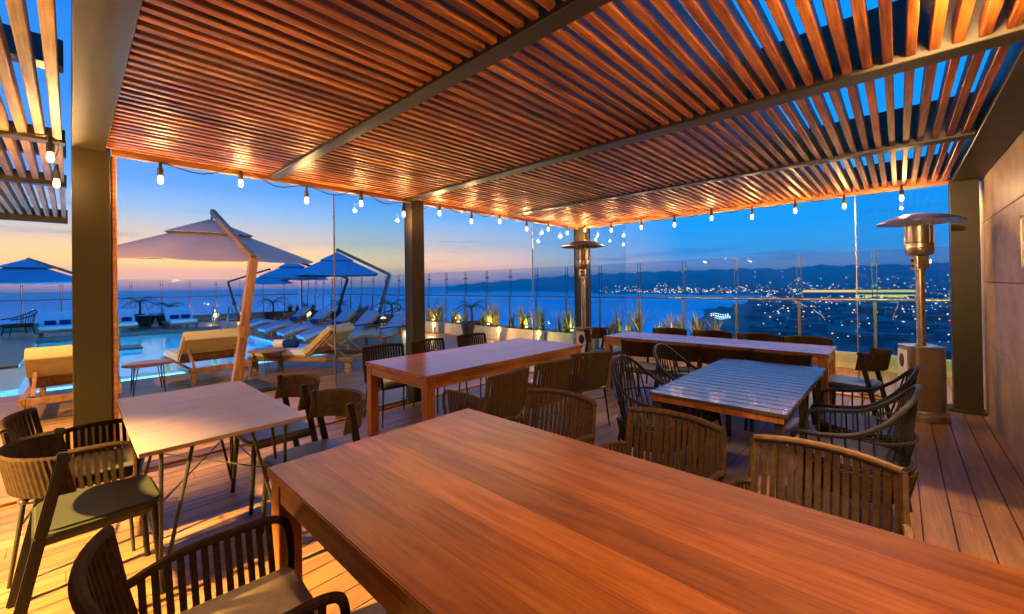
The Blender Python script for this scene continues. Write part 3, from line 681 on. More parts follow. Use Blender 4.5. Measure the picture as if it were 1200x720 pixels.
# pale laminate table on hairpin trestle legs
e = empty('cafe_table', (.58,3.265,0), 0, 'pale laminate table with thin black angled legs on the left', 'table')
part('tabletop', [(-.37,.37,-.705,.705,.728,.75)], M_['laminate'], e, .002)
part('top_frame', [(-.32,.32,-.62,-.60,.712,.727),(-.32,.32,.60,.62,.712,.727)], M_['black'], e, .001)
for sx in (-1,1):
    for sy in (-1,1):
        m_ = MB(); x, y = sx*.30, sy*.60
        m_.tube([(x-sx*.04,y-sy*.16,.712),(x-sx*.02,y-sy*.02,.0)], .009, 8); m_.tube([(x-sx*.02,y+sy*.02,.712),(x-sx*.02,y-sy*.02,.0)], .009, 8); m_.tube([(x-sx*.17,y-sy*.1,.712),(x-sx*.02,y-sy*.02,.0)], .009, 8)
        m_.build('leg', M_['black'], e)
m_ = MB(); m_.tube([(-.29,-.55,.42),(.29,.55,.42)], .005, 6); m_.tube([(-.29,.55,.42),(.29,-.55,.41)], .005, 6); m_.tube([(-.3,-.6,.3),(-.3,.6,.3)], .005, 6); m_.tube([(.3,-.6,.3),(.3,.6,.3)], .005, 6); m_.build('stretcher', M_['black'], e)

# ------------------------------------------------------------------ chairs (local +x is the way they face)
def rope_armchair(rope, cushion):
    e = empty('rope_armchair', (0,0,0)); tag(e, 'rope armchair', 'chair'); e.scale = (.92, .95, 1)
    def br(y, z): return -.23-.055*(1-(y/.26)**2)-.05*(z-.42)/.38      # back surface x
    m_ = MB()
    top = [(br(y,.79), y, .79+.012*(1-(y/.26)**2)) for y in [-.262+.524*i/12 for i in range(13)]]
    m_.tube(top, .017, 10); back_f = m_.build('back_frame', rope, e)
    m_ = MB()
    for i in range(16):      # strips of flat rope
        y = -.248+.496*i/15
        m_.bar((br(y,.785),y,.785), (br(y,.42)+.03,y,.41), .022, .012, (1,0,0))
    m_.build('backrest', rope, e)
    for s in (-1,1):
        m_ = MB(); y = s*.265
        m_.tube([(br(.26,.79)+.0, s*.262, .79),(br(.26,.6)+.01, s*.266,.6),(-.2,s*.262,.415)], .015, 8)
        m_.tube(smooth_path([(-.25,s*.268,.60),(-.1,s*.287,.635),(.1,s*.292,.64),(.2,s*.29,.635),(.25,s*.285,.60),(.262,s*.275,.5),(.255,s*.262,.42)], 5), .015, 8)
        for i in range(12):
            x = -.20+.035*i
            m_.bar((x,s*(.268+.024*min(1,(x+.25)/.2)),.632-.02*max(0,1-(x+.25)/.12)), (x+.01,s*.262,.415), .021, .010, (0,1,0))
        m_.build('arm', rope, e)
        for sx in (-1,1):
            m_ = MB(); m_.tube([(sx*.215,s*.235,.415),(sx*.255-.01,s*.265,0)], [.012,.009], 8); m_.build('leg', M_['black'], e)
    m_ = MB(); m_.tube([(x,y,.413) for x,y in rrect(-.235,.265,-.265,.265,.06)], .012, 8, True); m_.tube([(-.22,-.24,.3),(-.22,.24,.3)],.006,6); m_.build('seat_frame', M_['black'], e)
    m_ = MB(); m_.prism(rrect(-.215,.26,-.245,.245,.05), .42, .475); m_.build('seat', cushion, e, bev=.016, seg=3)
    return e
def side_chair(rope, seat):
    e = empty('side_chair', (0,0,0)); tag(e, 'side chair', 'chair')
    m_ = MB(); n = 66; inner = []; 
    pts = []
    for i in range(n+1):
        a = -100+200*i/n; pts.append((-.10-.20*max(0,math.cos(R_(a*.9))), .255*math.sin(R_(a*.9))/math.sin(R_(90))))
    vs = []; fs = []
    for i, (x, y) in enumerate(pts):
        k = .012*(1 if i % 2 else 0); d = Vector((x+.1, y)).normalized() if (x+.1 or y) else Vector((0,1))
        tp = .795+.012*math.cos(R_(180*i/n-90)); lo = .625+.0*math.cos(R_(180*i/n-90))
        k = .0035*(i % 2)
        for off, z in ((k,lo),(k,tp-.012),(-.006,tp),(-.026-k,tp-.012),(-.026-k,lo)):
            inw = 1+off*3.2
            vs.append((-.1+(x+.1)*(1+off*3.0)+(.03 if z < .7 else 0), y*(1+off*3.0), z))
    for i in range(n):
        for j in range(5): fs.append((i*5+j, i*5+(j+1)%5, (i+1)*5+(j+1)%5, (i+1)*5+j))
    fs += [(0,1,2,3,4), tuple(n*5+j for j in (4,3,2,1,0))]
    m_.add(vs, fs); m_.build('backrest', rope, e, ang=14)
    for s in (-1,1):
        m_ = MB(); m_.bar((-.105,s*.247,.805),(-.175,s*.232,.46), .026,.04,(1,0,0)); m_.bar((-.175,s*.232,.46),(-.265,s*.222,0), .026,.04,(1,0,0)); m_.build('leg', M_['blackgloss'], e, bev=.005)
        m_ = MB(); m_.tube([(.195,s*.205,.44),(.225,s*.222,0)], [.017,.013], 10); m_.build('leg', M_['blackgloss'], e)
    m_ = MB(); m_.prism(rrect(-.20,.235,-.222,.222,.075), .435, .472); m_.build('seat', seat, e, bev=.012, seg=3)
    m_ = MB(); m_.bar((-.19,-.2,.42),(-.19,.2,.42),.02,.025); m_.bar((.17,-.2,.422),(.17,.2,.422),.02,.025); m_.bar((-.18,-.19,.421),(.16,-.19,.421),.02,.025); m_.bar((-.18,.19,.421),(.16,.19,.421),.02,.025); m_.build('seat_frame', M_['black'], e)
    return e
def wire_armchair():
    e = empty('wire_armchair', (0,0,0)); tag(e, 'wire armchair', 'chair')
    m_ = MB()
    half = [(-.285,0,.90),(-.275,.10,.885),(-.24,.19,.835),(-.15,.262,.735),(-.03,.292,.655),(.12,.295,.625),(.23,.275,.615),(.27,.255,.58),(.262,.24,.46)]
    full = [(x,-y,z) for x,y,z in half[:0:-1]]+half
    m_.tube(smooth_path(full, 5), .0135, 8)
    m_.build('back_hoop', M_['blackgloss'], e)
    m_ = MB()
    for i in range(13):
        y = -.22+.44*i/12; f = abs(y)/.21; top = (-.28+.05*f*f, y*.98, .895-.07*f*f)
        m_.tube([(-.235+.10*f*f, y*.98, .45), top], .006, 6)
    for s in (-1,1):
        for x in (-.10,-.04,.02,.08,.14,.20): m_.tube([(x,s*.235,.45),(x,s*(.289 if x<.1 else .283),.66 if x<0 else .63)], .006, 6)
    mid = arc(0,0,.275,.285,110,250,14,.62); m_.tube(mid, .008, 6)
    m_.build('back_spindles', M_['blackgloss'], e)
    m_ = MB(); m_.prism([(p[0]*1.0,p[1]) for p in arc(0,0,.265,.262,0,345,23)], .435, .468); m_.build('seat', M_['blackgloss'], e, bev=.01)
    m_ = MB()     # woven skirt under the seat
    for k in range(9): m_.tube(arc(0,0,.268-.004*k,.264-.004*k,0,345,23,.428-.018*k), .0075, 5, True)
    for i in range(28):
        a = 2*math.pi*i/28; m_.tube([(.272*math.cos(a),.268*math.sin(a),.43),(.238*math.cos(a),.234*math.sin(a),.28)], .006, 5)
    m_.build('woven_skirt', M_['rope_dark'], e)
    for sx in (-1,1):
        for s in (-1,1):
            m_ = MB(); m_.tube([(sx*.17,s*.17,.435),(sx*.235,s*.225,0)], [.014,.011], 8); m_.build('leg', M_['blackgloss'], e)
    return e
D90 = R_(90)
g = 'rope armchairs around the wooden tables'
ra = Kind(rope_armchair(M_['rope_dark'], M_['cushion']))
ra.put(.315, 1.46, R_(-3), 'dark rope armchair with beige cushion at the corner of the near table', g)
ra3 = Kind(rope_armchair(M_['rope_dark'], M_['dark_cushion']))
ra3.put(.06, 3.53, R_(-9), 'dark rope armchair behind the olive seated chair at the pale laminate table', g)
for x, r_, lab in ((2.53,-4,'rope armchair nearest the glass edge on the pool side of the wooden table'),(3.20,3,'rope armchair beside the middle post on the pool side of the wooden table'),(3.93,-2,'rope armchair right of the middle post on the pool side of the wooden table')):
    ra.put(x, 4.24, -D90+R_(r_), lab, g)
ra2 = Kind(rope_armchair(M_['rope'], M_['dark_cushion']))
ra2.put(1.87, 1.575, math.pi+R_(3), 'brown rope armchair farthest along the right side of the near table', g)
ra2.put(1.89, .885, math.pi-R_(3), 'brown rope armchair in the middle of the right side of the near table', g)
ra2.put(1.86, .265, math.pi-R_(4), 'brown rope armchair largest in view on the right side of the near table', g)
ra2.put(2.41, 2.57, D90+R_(4), 'brown rope armchair just beyond the far corner of the near table', g)
ra2.put(3.06, 2.58, D90-R_(3), 'middle brown rope armchair on the near long side of the pool side table', g)
ra2.put(3.72, 2.56, D90-R_(18), 'brown rope armchair turned away at the right end of the pool side table', g)
g = 'curved back side chairs'
s1 = Kind(side_chair(M_['rope_dark'], M_['olive_seat']))
s1.put(.075, 2.90, R_(2), 'dark curved back chair with olive seat left of the pale laminate table', g)
s2 = Kind(side_chair(M_['rope_olive'], M_['slate_seat']))
s2.put(1.04, 3.40, math.pi, 'curved back chair with blue grey seat tucked under the pale laminate table', g)
s2.put(1.03, 2.665, math.pi+R_(2), 'curved back chair with blue grey seat pulled clear of the laminate table', g)
s3 = Kind(side_chair(M_['rope_dark'], M_['slate_seat']))
g = 'dark side chairs around the far table'
for y, lab in ((2.33,'dark side chair at the left end of the near side of the far table'),(1.86,'dark side chair second from the left on the near side of the far table'),(1.38,'dark side chair third from the left on the near side of the far table'),(.86,'dark side chair at the right end of the near side of the far table')):
    s3.put(4.92, y, R_(random.uniform(-5,5)), lab, g)
for y, lab in ((2.56,'dark side chair behind the far table in front of the grass planters'),(1.95,'dark side chair behind the far table left of the middle railing post'),(1.37,'dark side chair behind the far table between two railing posts'),(.84,'dark side chair behind the right end of the far table')):
    s3.put(6.12, y, math.pi+R_(random.uniform(-4,4)), lab, g)
s3.put(5.66, 3.36, -D90, 'dark side chair at the left head of the far table by the corner post', g)
s3.put(5.50, .36, D90-R_(8), 'dark side chair with blue seat at the right head of the far table', g)
wa = Kind(wire_armchair()); g = 'black wire armchairs at the slatted table'
wa.put(3.09, 1.41, -D90, 'black wire armchair at the left corner of the slatted table', g)
wa.put(3.93, 1.44, -D90, 'black wire armchair between the slatted table and the far table', g)
wa.put(3.93, .20, D90, 'black wire armchair on the right of the slatted table nearer the heater', g)
wa.put(3.22, .21, D90, 'black wire armchair on the right of the slatted table nearer the viewer', g)

# ------------------------------------------------------------------ patio heaters
def heater():
    e = empty('patio_heater', (0,0,0)); tag(e, 'patio heater', 'patio heater')
    m_ = MB(); m_.lathe([(.01,.0),(.215,.0),(.22,.02),(.21,.07),(.18,.09),(.175,.10)], 40); m_.build('base', M_['steel'], e)
    m_ = MB(); m_.prism(rrect(-.16,.16,-.16,.16,.085,8), .101, .765); m_.build('gas_housing', M_['steel'], e, bev=.012)
    m_ = MB(); m_.prism(rrect(-.167,.167,-.167,.167,.09,8), .766, .785); m_.build('housing_lid', M_['steel'], e, bev=.006)
    m_ = MB(); m_.bx(-.171,-.162,-.085,.085,.13,.74); pnl = m_.build('door_panel', M_['whitepaint'], e, bev=.003)
    m_ = MB(); m_.lathe([(.001,0),(.055,0),(.055,.004),(.001,.005)], 24); vo = m_.build('vent', M_['black'], pnl); vo.rotation_euler = (0,-D90,0); vo.scale = (1.35,.8,1); vo.location = (-.173,0,.62)
    m_ = MB(); m_.lathe([(.046,.786),(.046,.80),(.038,.803),(.038,1.60),(.05,1.603),(.05,1.615)], 24); m_.build('pole', M_['steel'], e)
    m_ = MB(); m_.prism(rrect(-.062,.062,-.062,.062,.025), 1.616, 1.755); m_.build('control_box', M_['steel'], e, bev=.006)
    for z in (1.65,1.71):
        m_ = MB(); m_.bx(-.075,-.063,-.022,.022,z-.014,z+.014); m_.build('knob', M_['black'], e)
    m_ = MB(); m_.lathe([(.05,1.756),(.105,1.77),(.117,1.80),(.119,1.84),(.114,1.845),(.119,1.85),(.119,1.89),(.11,1.90)], 32); m_.build('burner', M_['steel'], e)
    m_ = MB(); m_.lathe([(.10,1.901),(.107,1.905),(.107,2.08),(.08,2.09)], 32); m_.build('emitter_screen', M_['darksteel'], e)
    m_ = MB()
    for i in range(10):
        a = 2*math.pi*i/10; m_.tube([(.117*math.cos(a),.117*math.sin(a),1.89),(.117*math.cos(a),.117*math.sin(a),2.13)], .004, 6)
    m_.build('guard', M_['steel'], e)
    m_ = MB(); m_.lathe([(.005,2.225),(.08,2.222),(.16,2.205),(.24,2.18),(.32,2.148),(.355,2.130),(.357,2.120),(.32,2.138),(.24,2.168),(.12,2.19),(.005,2.195)], 48); m_.build('reflector', M_['steel'], e, ang=25)
    return e
hk = Kind(heater())
hk.put(6.33,-.17, R_(-66), 'tall steel patio heater standing by the tan wall', 'patio heaters')
hk.put(5.78,3.80, R_(20), 'tall steel patio heater in front of the far corner post', 'patio heaters')

# ------------------------------------------------------------------ pool furniture
def lounger(back_mat, seat_mat, reach=.95):
    e = empty('sun_lounger', (0,0,0)); tag(e, 'sun lounger', 'sun lounger')
    m_ = MB()
    for s in (-1,1): m_.bx(-.95,1.0,s*.40-.03,s*.40+.03,.20,.28)
    m_.bx(.94,1.0,-.369,.369,.20,.28); m_.bx(-.95,-.89,-.369,.369,.20,.28)
    for i in range(9): m_.bx(-.02+.105*i,.06+.105*i,-.369,.369,.255,.275)
    m_.build('frame', M_['teak'], e, bev=.004, seg=1)
    for s in (-1,1):
        for x in (-.85,.9): part('leg', [(x-.045,x+.045,s*.36-.03,s*.36+.03,0,.199)], M_['teak'], e, .004)
    A = Vector((-.12,0,.29)); T = Vector((-.12-.44,0,.29+.42))
    m_ = MB()
    for s in (-1,1): m_.bar(A+Vector((0,s*.37,0)), T+Vector((0,s*.37,0)), .045,.05,(0,1,0))
    for k in range(6): 
        p = A.lerp(T, .08+.16*k); m_.bar(p+Vector((0,-.345,0)), p+Vector((0,.345,0)), .09,.016,(T-A).cross(Vector((0,1,0))))
    m_.build('back_frame', M_['teak'], e, bev=.003, seg=1)
    m_ = MB()
    for s in (-1,1): m_.bar(A.lerp(T,.62)+Vector((-.03,s*.33,0)), (-.80,s*.33,.27), .03,.035,(0,1,0))
    m_.build('brace', M_['teak'], e, bev=.003, seg=1)
    nrm_ = Vector((.42,0,.44)).normalized()
    pr = lambda a, h: A.lerp(T,a)+nrm_*h
    pl = [pr(0,.03),pr(1.02,.03),pr(1.05,.0),pr(1.05,-.03),pr(.46,-.045),pr(.46,-.06),pr(1.06,-.055),pr(1.10,.0),pr(1.08,.12),pr(0.02,.13)]
    m_ = MB(); m_.sweep_y([(v.x,v.z) for v in pl], -.41, .41); m_.build('back_cushion', back_mat, e, bev=.012, seg=2)
    m_ = MB(); m_.bx(-.10,1.0,-.40,.40,.282,.40); m_.build('seat_cushion', seat_mat, e, bev=.03, seg=3)
    return e
g = 'teak sun loungers by the near pool edge'
lk = Kind(lounger(M_['mustard'], M_['white_fab']))
lk.put(.05, 8.20, R_(88), 'teak lounger with mustard back cushion half hidden by the left post', g)
lk.put(1.62, 8.95, R_(93), 'teak lounger with mustard back cushion beside the wooden parasol pole', g)
lt = Kind(lounger(M_['tan'], M_['white_fab']))
lt.put(3.12, 8.05, R_(128), 'teak lounger with tan back cushion right of the round side table', g)
lw_ = Kind(lounger(M_['white_fab'], M_['white_fab'])); g = 'white loungers across the pool'
wl_pos = [(-.30,20.6,'white cushioned lounger across the pool left of the left post'),(1.22,20.5,'white cushioned lounger across the pool just right of the left post'),(2.90,20.4,'white cushioned lounger across the pool nearest the pool ladder rail')]
for x, y, lab in wl_pos: lw_.put(x, y, -D90, lab, g)
def towel(x, y, z, rz, mat, label, group, l=.26, r=.075):
    m_ = MB(); prof = []
    pts = [(r*(1-.02*k)*math.cos(R_(26*k)), r*(1-.02*k)*math.sin(R_(26*k))) for k in range(14)]
    m_.tube([(0,-l/2,0),(0,-l/2+.01,0),(0,0,0),(0,l/2-.01,0),(0,l/2,0)], [r*.82,r,r*1.02,r,r*.82], 16)
    m_.tube([(r*.95,-l/2+.004,.0),(r*.95,l/2-.004,.0)], .012, 6)
    o = m_.build('rolled_towel', mat); o.location = (x,y,z+r); o.rotation_euler = (0,0,rz); tag(o, label, 'towel', group)
for x, y, lab in wl_pos:
    w = 'left post' if x < 0 else ('lounger behind the round table' if x < 2 else 'lounger near the pool ladder rail')
    towel(x-.16, y+.0, .40, D90, M_['navy'], 'navy rolled towel on the white lounger, left of a pair, '+{'left post':'left of the bronze post','lounger behind the round table':'right of the bronze post','lounger near the pool ladder rail':'by the pool ladder'}[w], 'towels on the white loungers')
    towel(x+.18, y+.0, .40, D90, M_['navy'], 'navy rolled towel on the white lounger, right of a pair, '+{'left post':'left of the bronze post','lounger behind the round table':'right of the bronze post','lounger near the pool ladder rail':'by the pool ladder'}[w], 'towels on the white loungers')
towel(2.80, 8.28, .40, R_(38), M_['navy'], 'navy rolled towel on the tan backed lounger', 'towels on the tan lounger')
towel(2.70, 8.48, .40, R_(38), M_['towel'], 'white rolled towel beside the navy one on the tan backed lounger', 'towels on the tan lounger')
def chaise():
    e = empty('chaise_longue', (0,0,0)); tag(e, 'chaise longue', 'sun lounger')
    # local +x runs towards the feet
    c = smooth_path([(-.95,0,.80),(-.80,0,.66),(-.60,0,.47),(-.40,0,.35),(-.15,0,.31),(.20,0,.37),(.45,0,.40),(.75,0,.34),(1.0,0,.25)], 5)
    def off(h):
        out = []
        for i, p in enumerate(c):
            d = (c[min(i+1,len(c)-1)]-c[max(i-1,0)]).normalized(); out.append((p.x-d.z*h*-1*-1, p.z+d.x*h))
        return out
    a, b_ = off(.05), off(-.04); m_ = MB()
    n = len(c); vs = [(x,-.33,z) for x,z in a]+[(x,.33,z) for x,z in a]+[(x,-.33,z) for x,z in b_]+[(x,.33,z) for x,z in b_]; fs = []
    for i in range(n-1): fs += [(i,i+1,n+i+1,n+i),(2*n+i,3*n+i,3*n+i+1,2*n+i+1),(i,2*n+i,2*n+i+1,i+1),(n+i,n+i+1,3*n+i+1,3*n+i)]
    fs += [(0,n,3*n,2*n),(n-1,3*n-1,4*n-1,2*n-1)]
    m_.add(vs, fs); m_.build('cushion', M_['blue_fab'], e, ang=50)
    m_ = MB(); q = off(-.075)
    for s in (-1,1): m_.tube([(x,s*.31,z) for x,z in q], .03, 8)
    m_.build('frame', M_['teak'], e)
    for s in (-1,1):
        m_ = MB(); m_.bar((-.72,s*.38,.50),(.05,s*.38,.48),.07,.03); m_.build('armrest', M_['black'], e, bev=.004)
        for x0, z0 in ((-.55,.48),(.0,.46)): 
            m_ = MB(); m_.bar((x0,s*.38,z0),(x0,s*.37,0),.045,.045,(1,0,0)); m_.build('leg', M_['teak'], e)
    m_ = MB(); m_.bar((.8,-.3,.26),(.8,-.3,0),.04,.04,(1,0,0)); m_.bar((.8,.3,.26),(.8,.3,0),.04,.04,(1,0,0)); m_.bar((.8,-.28,.15),(.8,.28,.15),.03,.04); m_.build('foot_frame', M_['teak'], e)
    return e
ck = Kind(chaise()); g = 'blue chaise longues in a row along the right pool edge'
ch = [(4.98,15.95,'blue chaise longue farthest along the row beside the pool'),(4.92,14.0,'blue chaise longue second farthest in the row beside the pool'),(4.94,12.4,'blue chaise longue in the middle of the row beside the pool'),(4.98,11.05,'blue chaise longue second nearest in the row beside the pool'),(5.25,9.75,'blue chaise longue nearest in the row, behind the tan lounger')]
for x, y, lab in ch: ck.put(x, y, math.pi+R_(random.uniform(-4,4)), lab, g)
for (x, y, lab) in ch[1:4]: towel(x-.12, y-.05, .47, 0, M_['navy'], 'navy rolled towel on the '+lab.split(' in the row')[0].replace('blue chaise longue','').strip()+' chaise longue' if 'middle' not in lab else 'navy rolled towel on the middle chaise longue', 'towels on the chaise longues', .3, .07)
def side_table():
    e = empty('side_table', (0,0,0)); tag(e, 'side table', 'side table')
    m_ = MB(); m_.lathe([(.28,.405),(.29,.41),(.29,.43),(.284,.434),(.01,.434)], 36); m_.build('tabletop', M_['teak'], e)
    for k in range(4):
        a = R_(45+90*k); m_ = MB(); c_, s_ = math.cos(a), math.sin(a)
        m_.tube([(.2*c_-.03*s_,.2*s_+.03*c_,.404),(.25*c_,.25*s_,0),(.2*c_+.03*s_,.2*s_-.03*c_,.404)], .008, 6); m_.build('leg', M_['black'], e)
    return e
sk = Kind(side_table()); g = 'small round poolside tables'
sk.put(.78, 8.12, 0, 'small round side table between the two mustard loungers', g)
sk.put(2.36, 8.12, .4, 'small round side table beside the tan backed lounger', g)
# ------------------------------------------------------------------ parasols
CA, PA, TA, AA = (1.84,9.58), (1.66,7.17), (1.88,7.06,1.96), (1.83,9.38,2.96)
def parasol(label, c, zr, za, Rr, sides, base, top, tip, cm_, pm, pw=.09, ph=0, upright=False, tilt=0, group='parasols around the pool'):
    e = empty('parasol', (base[0], base[1], 0), 0, label, 'parasol', group)
    B = Vector((base[0], base[1], 0)); loc = lambda p: Vector(p)-B
    C = Vector((c[0], c[1], 0))
    def P(a, f, dz=0):
        # f 0 centre .. 1 rim
        return C+Vector((math.cos(a)*Rr*f, math.sin(a)*Rr*f, za+(zr-za)*(f*.93+.07*f*f)+dz+tilt*math.sin(a)*Rr*f))
    m_ = MB(); nseg = sides; K = 6; sub = 4
    vs = []; fs = []
    tot = nseg*sub
    for layer in (0, -.012):
        for j in range(tot):
            k, u = divmod(j, sub); a0 = ph+2*math.pi*k/nseg; a1 = ph+2*math.pi*(k+1)/nseg
            for i in range(K+1):
                f = .10+.90*i/K; t_ = u/sub; p = P(a0, f).lerp(P(a1, f), t_); p.z -= .05*f*math.sin(math.pi*t_)*0.7; p.z += layer; vs.append(p-B)
    n1 = tot*(K+1)
    for j in range(tot):
        j2 = (j+1) % tot
        for i in range(K):
            fs.append((j*(K+1)+i, j*(K+1)+i+1, j2*(K+1)+i+1, j2*(K+1)+i)); fs.append((n1+j*(K+1)+i, n1+j2*(K+1)+i, n1+j2*(K+1)+i+1, n1+j*(K+1)+i+1))
        fs.append((j*(K+1)+K, n1+j*(K+1)+K, n1+j2*(K+1)+K, j2*(K+1)+K)); fs.append((j*(K+1), j2*(K+1), n1+j2*(K+1), n1+j*(K+1)))
    m_.add(vs, fs); can = m_.build('canopy', cm_, e, ang=25)
    m_ = MB(); vs = []; fs = []
    for layer in (0, -.01):
        for j in range(nseg):
            a = ph+2*math.pi*j/nseg
            for f, dz in ((.02,.09),(.20,.075),(.40,.06)): vs.append(P(a, f, dz+layer)-B)
    n1 = nseg*3
    for j in range(nseg):
        j2 = (j+1) % nseg
        for i in range(2):
            fs.append((j*3+i,j*3+i+1,j2*3+i+1,j2*3+i)); fs.append((n1+j*3+i,n1+j2*3+i,n1+j2*3+i+1,n1+j*3+i+1))
        fs.append((j*3+2,n1+j*3+2,n1+j2*3+2,j2*3+2))
    m_.add(vs, fs); m_.build('vent', cm_, can, ang=25)
    for j in range(nseg):
        a = ph+2*math.pi*j/nseg; m_ = MB(); m_.bar(P(a,.03,-.035)-B, P(a,.97,-.03)-B, .022,.03); m_.build('rib', pm, e)
    if upright:
        m_ = MB(); m_.tube([(0,0,.05),loc((c[0],c[1],za+.15))], .03, 10); m_.build('pole', pm, e)
    else:
        T = Vector(top); A_ = Vector(tip)
        m_ = MB(); m_.bar((0,0,.05), T-B, pw*.8, pw, (0,1,0)); m_.build('pole', pm, e, bev=.008)
        m_ = MB(); m_.bar(T-B, A_-B, pw*.6, pw*.8); m_.build('arm', pm, e, bev=.006)
        m_ = MB(); m_.tube([A_-B, C+Vector((0,0,za-.1))-B], .02, 8); m_.lathe([(.03,-.06),(.06,-.05),(.06,.02),(.03,.03)], 12, C+Vector((0,0,za-.08))-B); m_.build('hanger', pm, e)
        m_ = MB(); q = (T-B)*.45; m_.bx(q.x-.07,q.x+.07,q.y-.07,q.y+.07,q.z-.09,q.z+.09); m_.build('crank_box', pm, e, bev=.01)
    part('base', [(-.42,.42,-.42,.42,.004,.06)], M_['black'], e, .01)
parasol('large taupe cantilever parasol on a leaning wooden pole', (CA[0],CA[1]), 2.09, 2.76, 1.80, 8, (PA[0],PA[1]), (TA[0],TA[1],TA[2]), (AA[0],AA[1],AA[2]), M_['canopy_mauve'], M_['teak_z'], .13, R_(12), tilt=.06)
parasol('blue cantilever parasol with its pale arm leaning right above the chaise longues', (7.35,16.5), 2.02, 2.85, 2.1, 4, (8.95,16.3), (9.6,16.35,2.06), (7.32,16.5,3.05), M_['canopy_blue'], plain('tan_painted_pole', (.22,.17,.13), .6), .14, R_(20))
parasol('blue cantilever parasol with dark arm behind the pale armed one', (6.55,19.2), 1.98, 2.62, 1.75, 4, (8.35,19), (8.95,19,1.95), (6.55,19.2,2.75), M_['canopy_blue'], M_['black'], .12, R_(33))
parasol('small blue cantilever parasol with its dark arm on the left near the far railing', (6.85,23), 1.78, 2.28, 1.45, 4, (5.55,23.2), (5.08,23.1,1.86), (6.85,23,2.5), M_['canopy_blue'], M_['black'], .10, R_(25))
parasol('blue cantilever parasol left of the bronze post with arm sloping right', (-.66,14.3), 1.74, 2.16, 1.3, 4, (.85,14.6), (.75,14.5,1.62), (-.66,14.3,2.26), M_['canopy_blue'], M_['teak_z'], .07, R_(38))
parasol('blue upright parasol on a dark centre pole behind the chaise longues', (8.2,22.6), 1.98, 2.45, 1.35, 8, (8.2,22.6), None, None, M_['canopy_blue'], M_['black'], .06, 0, True)
parasol('grey parasol showing its edge below the small slatted pergola', (-2.65,11.4), 2.60, 3.15, 1.8, 8, (-3.9,12.9), (-4.0,12.9,2.5), (-2.65,11.4,3.3), M_['canopy_mauve'], M_['rail'], .1, R_(10))

# ------------------------------------------------------------------ plants
def blades(mb_, cx, cy_, z, n, h, spread, rnd_, w=.028):
    for _ in range(n):
        a = rnd_.uniform(0, 2*math.pi); l = h*rnd_.uniform(.55, 1.1); lean = rnd_.uniform(.05, spread); x = cx+rnd_.uniform(-.06,.06); y = cy_+rnd_.uniform(-.06,.06)
        d = Vector((math.cos(a), math.sin(a), 0)); s_ = Vector((-d.y, d.x, 0))*w*rnd_.uniform(.6,1.2)
        prev = None; vs = []
        for i in range(5):
            f = i/4; p = Vector((x,y,z))+d*lean*l*f*f+Vector((0,0,l*f*(1-.25*lean*f))); q = s_*(1-f)**.7*(.55+.45*min(1,f*3))
            vs += [p-q, p+q]
        mb_.add(vs, [(2*i,2*i+1,2*i+3,2*i+2) for i in range(4)])
rp = random.Random(21); rq = random.Random(4)
def planter(x, y, lx, ly, h, label, n=3, gh=.6, mat=None, leaf=None, group='grass planters along the railing'):
    e = empty('planter', (x, y, 0), 0, label, 'planter', group)
    m_ = MB(); t_ = .025
    m_.bx(-lx/2,lx/2,-ly/2,-ly/2+t_,0,h); m_.bx(-lx/2,lx/2,ly/2-t_,ly/2,0,h); m_.bx(-lx/2,-lx/2+t_,-ly/2+t_,ly/2-t_,0,h); m_.bx(lx/2-t_,lx/2,-ly/2+t_,ly/2-t_,0,h); m_.build('box', mat or M_['cream'], e)
    part('soil', [(-lx/2+t_+.001,lx/2-t_-.001,-ly/2+t_+.001,ly/2-t_-.001,.02,h-.04)], M_['soil'], e, 0)
    m_ = MB()
    for k in range(n):
        f = (k+.5)/n-.5; blades(m_, 0 if ly > lx else f*lx*.85, f*ly*.85+rq.uniform(-.05,.05) if ly > lx else 0, h-.05, rq.choice([18,30,44]), gh*rq.uniform(.65,1.25), rq.uniform(.3,.95), rp, rq.uniform(.018,.036))
    m_.build('foliage', leaf or M_['leaf'], e, ang=180)
for i, (y, ly, lab, n_) in enumerate(((11.4,1.0,'cream planter of pale grasses right of the middle post',3),(10.1,1.0,'cream planter of grasses beside the small palm',2),(8.75,1.0,'cream planter with mixed grasses in front of the sea',3),(7.3,1.5,'long cream planter of yellow lit grasses by the glass edge',4),(5.85,1.2,'cream planter of tall grasses left of the far heater',4),(4.45,1.0,'cream planter of tall strap leaves right of the far heater',3),(3.45,.7,'cream planter of upright leaves behind the far table',2),(2.72,.6,'cream planter with few dark upright leaves by a railing post',1))):
    planter(8.35, y, .42, ly, .34, lab, n_+1, .70 if y > 5 else .74)
    u = empty('uplight', (8.21, y-.12, .305), 0, 'small spike uplight shining in a cream grass planter', 'lamp', 'deck uplights')
    m_ = MB(); m_.lathe([(.05,0),(.055,.004),(.05,.09),(.042,.09)], 14); m_.build('housing', M_['black'], u)
    m_ = MB(); m_.lathe([(.001,.092),(.04,.092),(.03,.11)], 14); m_.build('lens', M_['lamp'], u)
    if i in (0,1,2,3,4,5,6): 
        d = plight('uplight_lamp', 'SPOT', (-.03,0,.14), 5, (1,.72,.25), size=.03, spot_size=R_(165), spot_blend=.4); d.parent = u; d.rotation_euler = (0, R_(-160), 0)
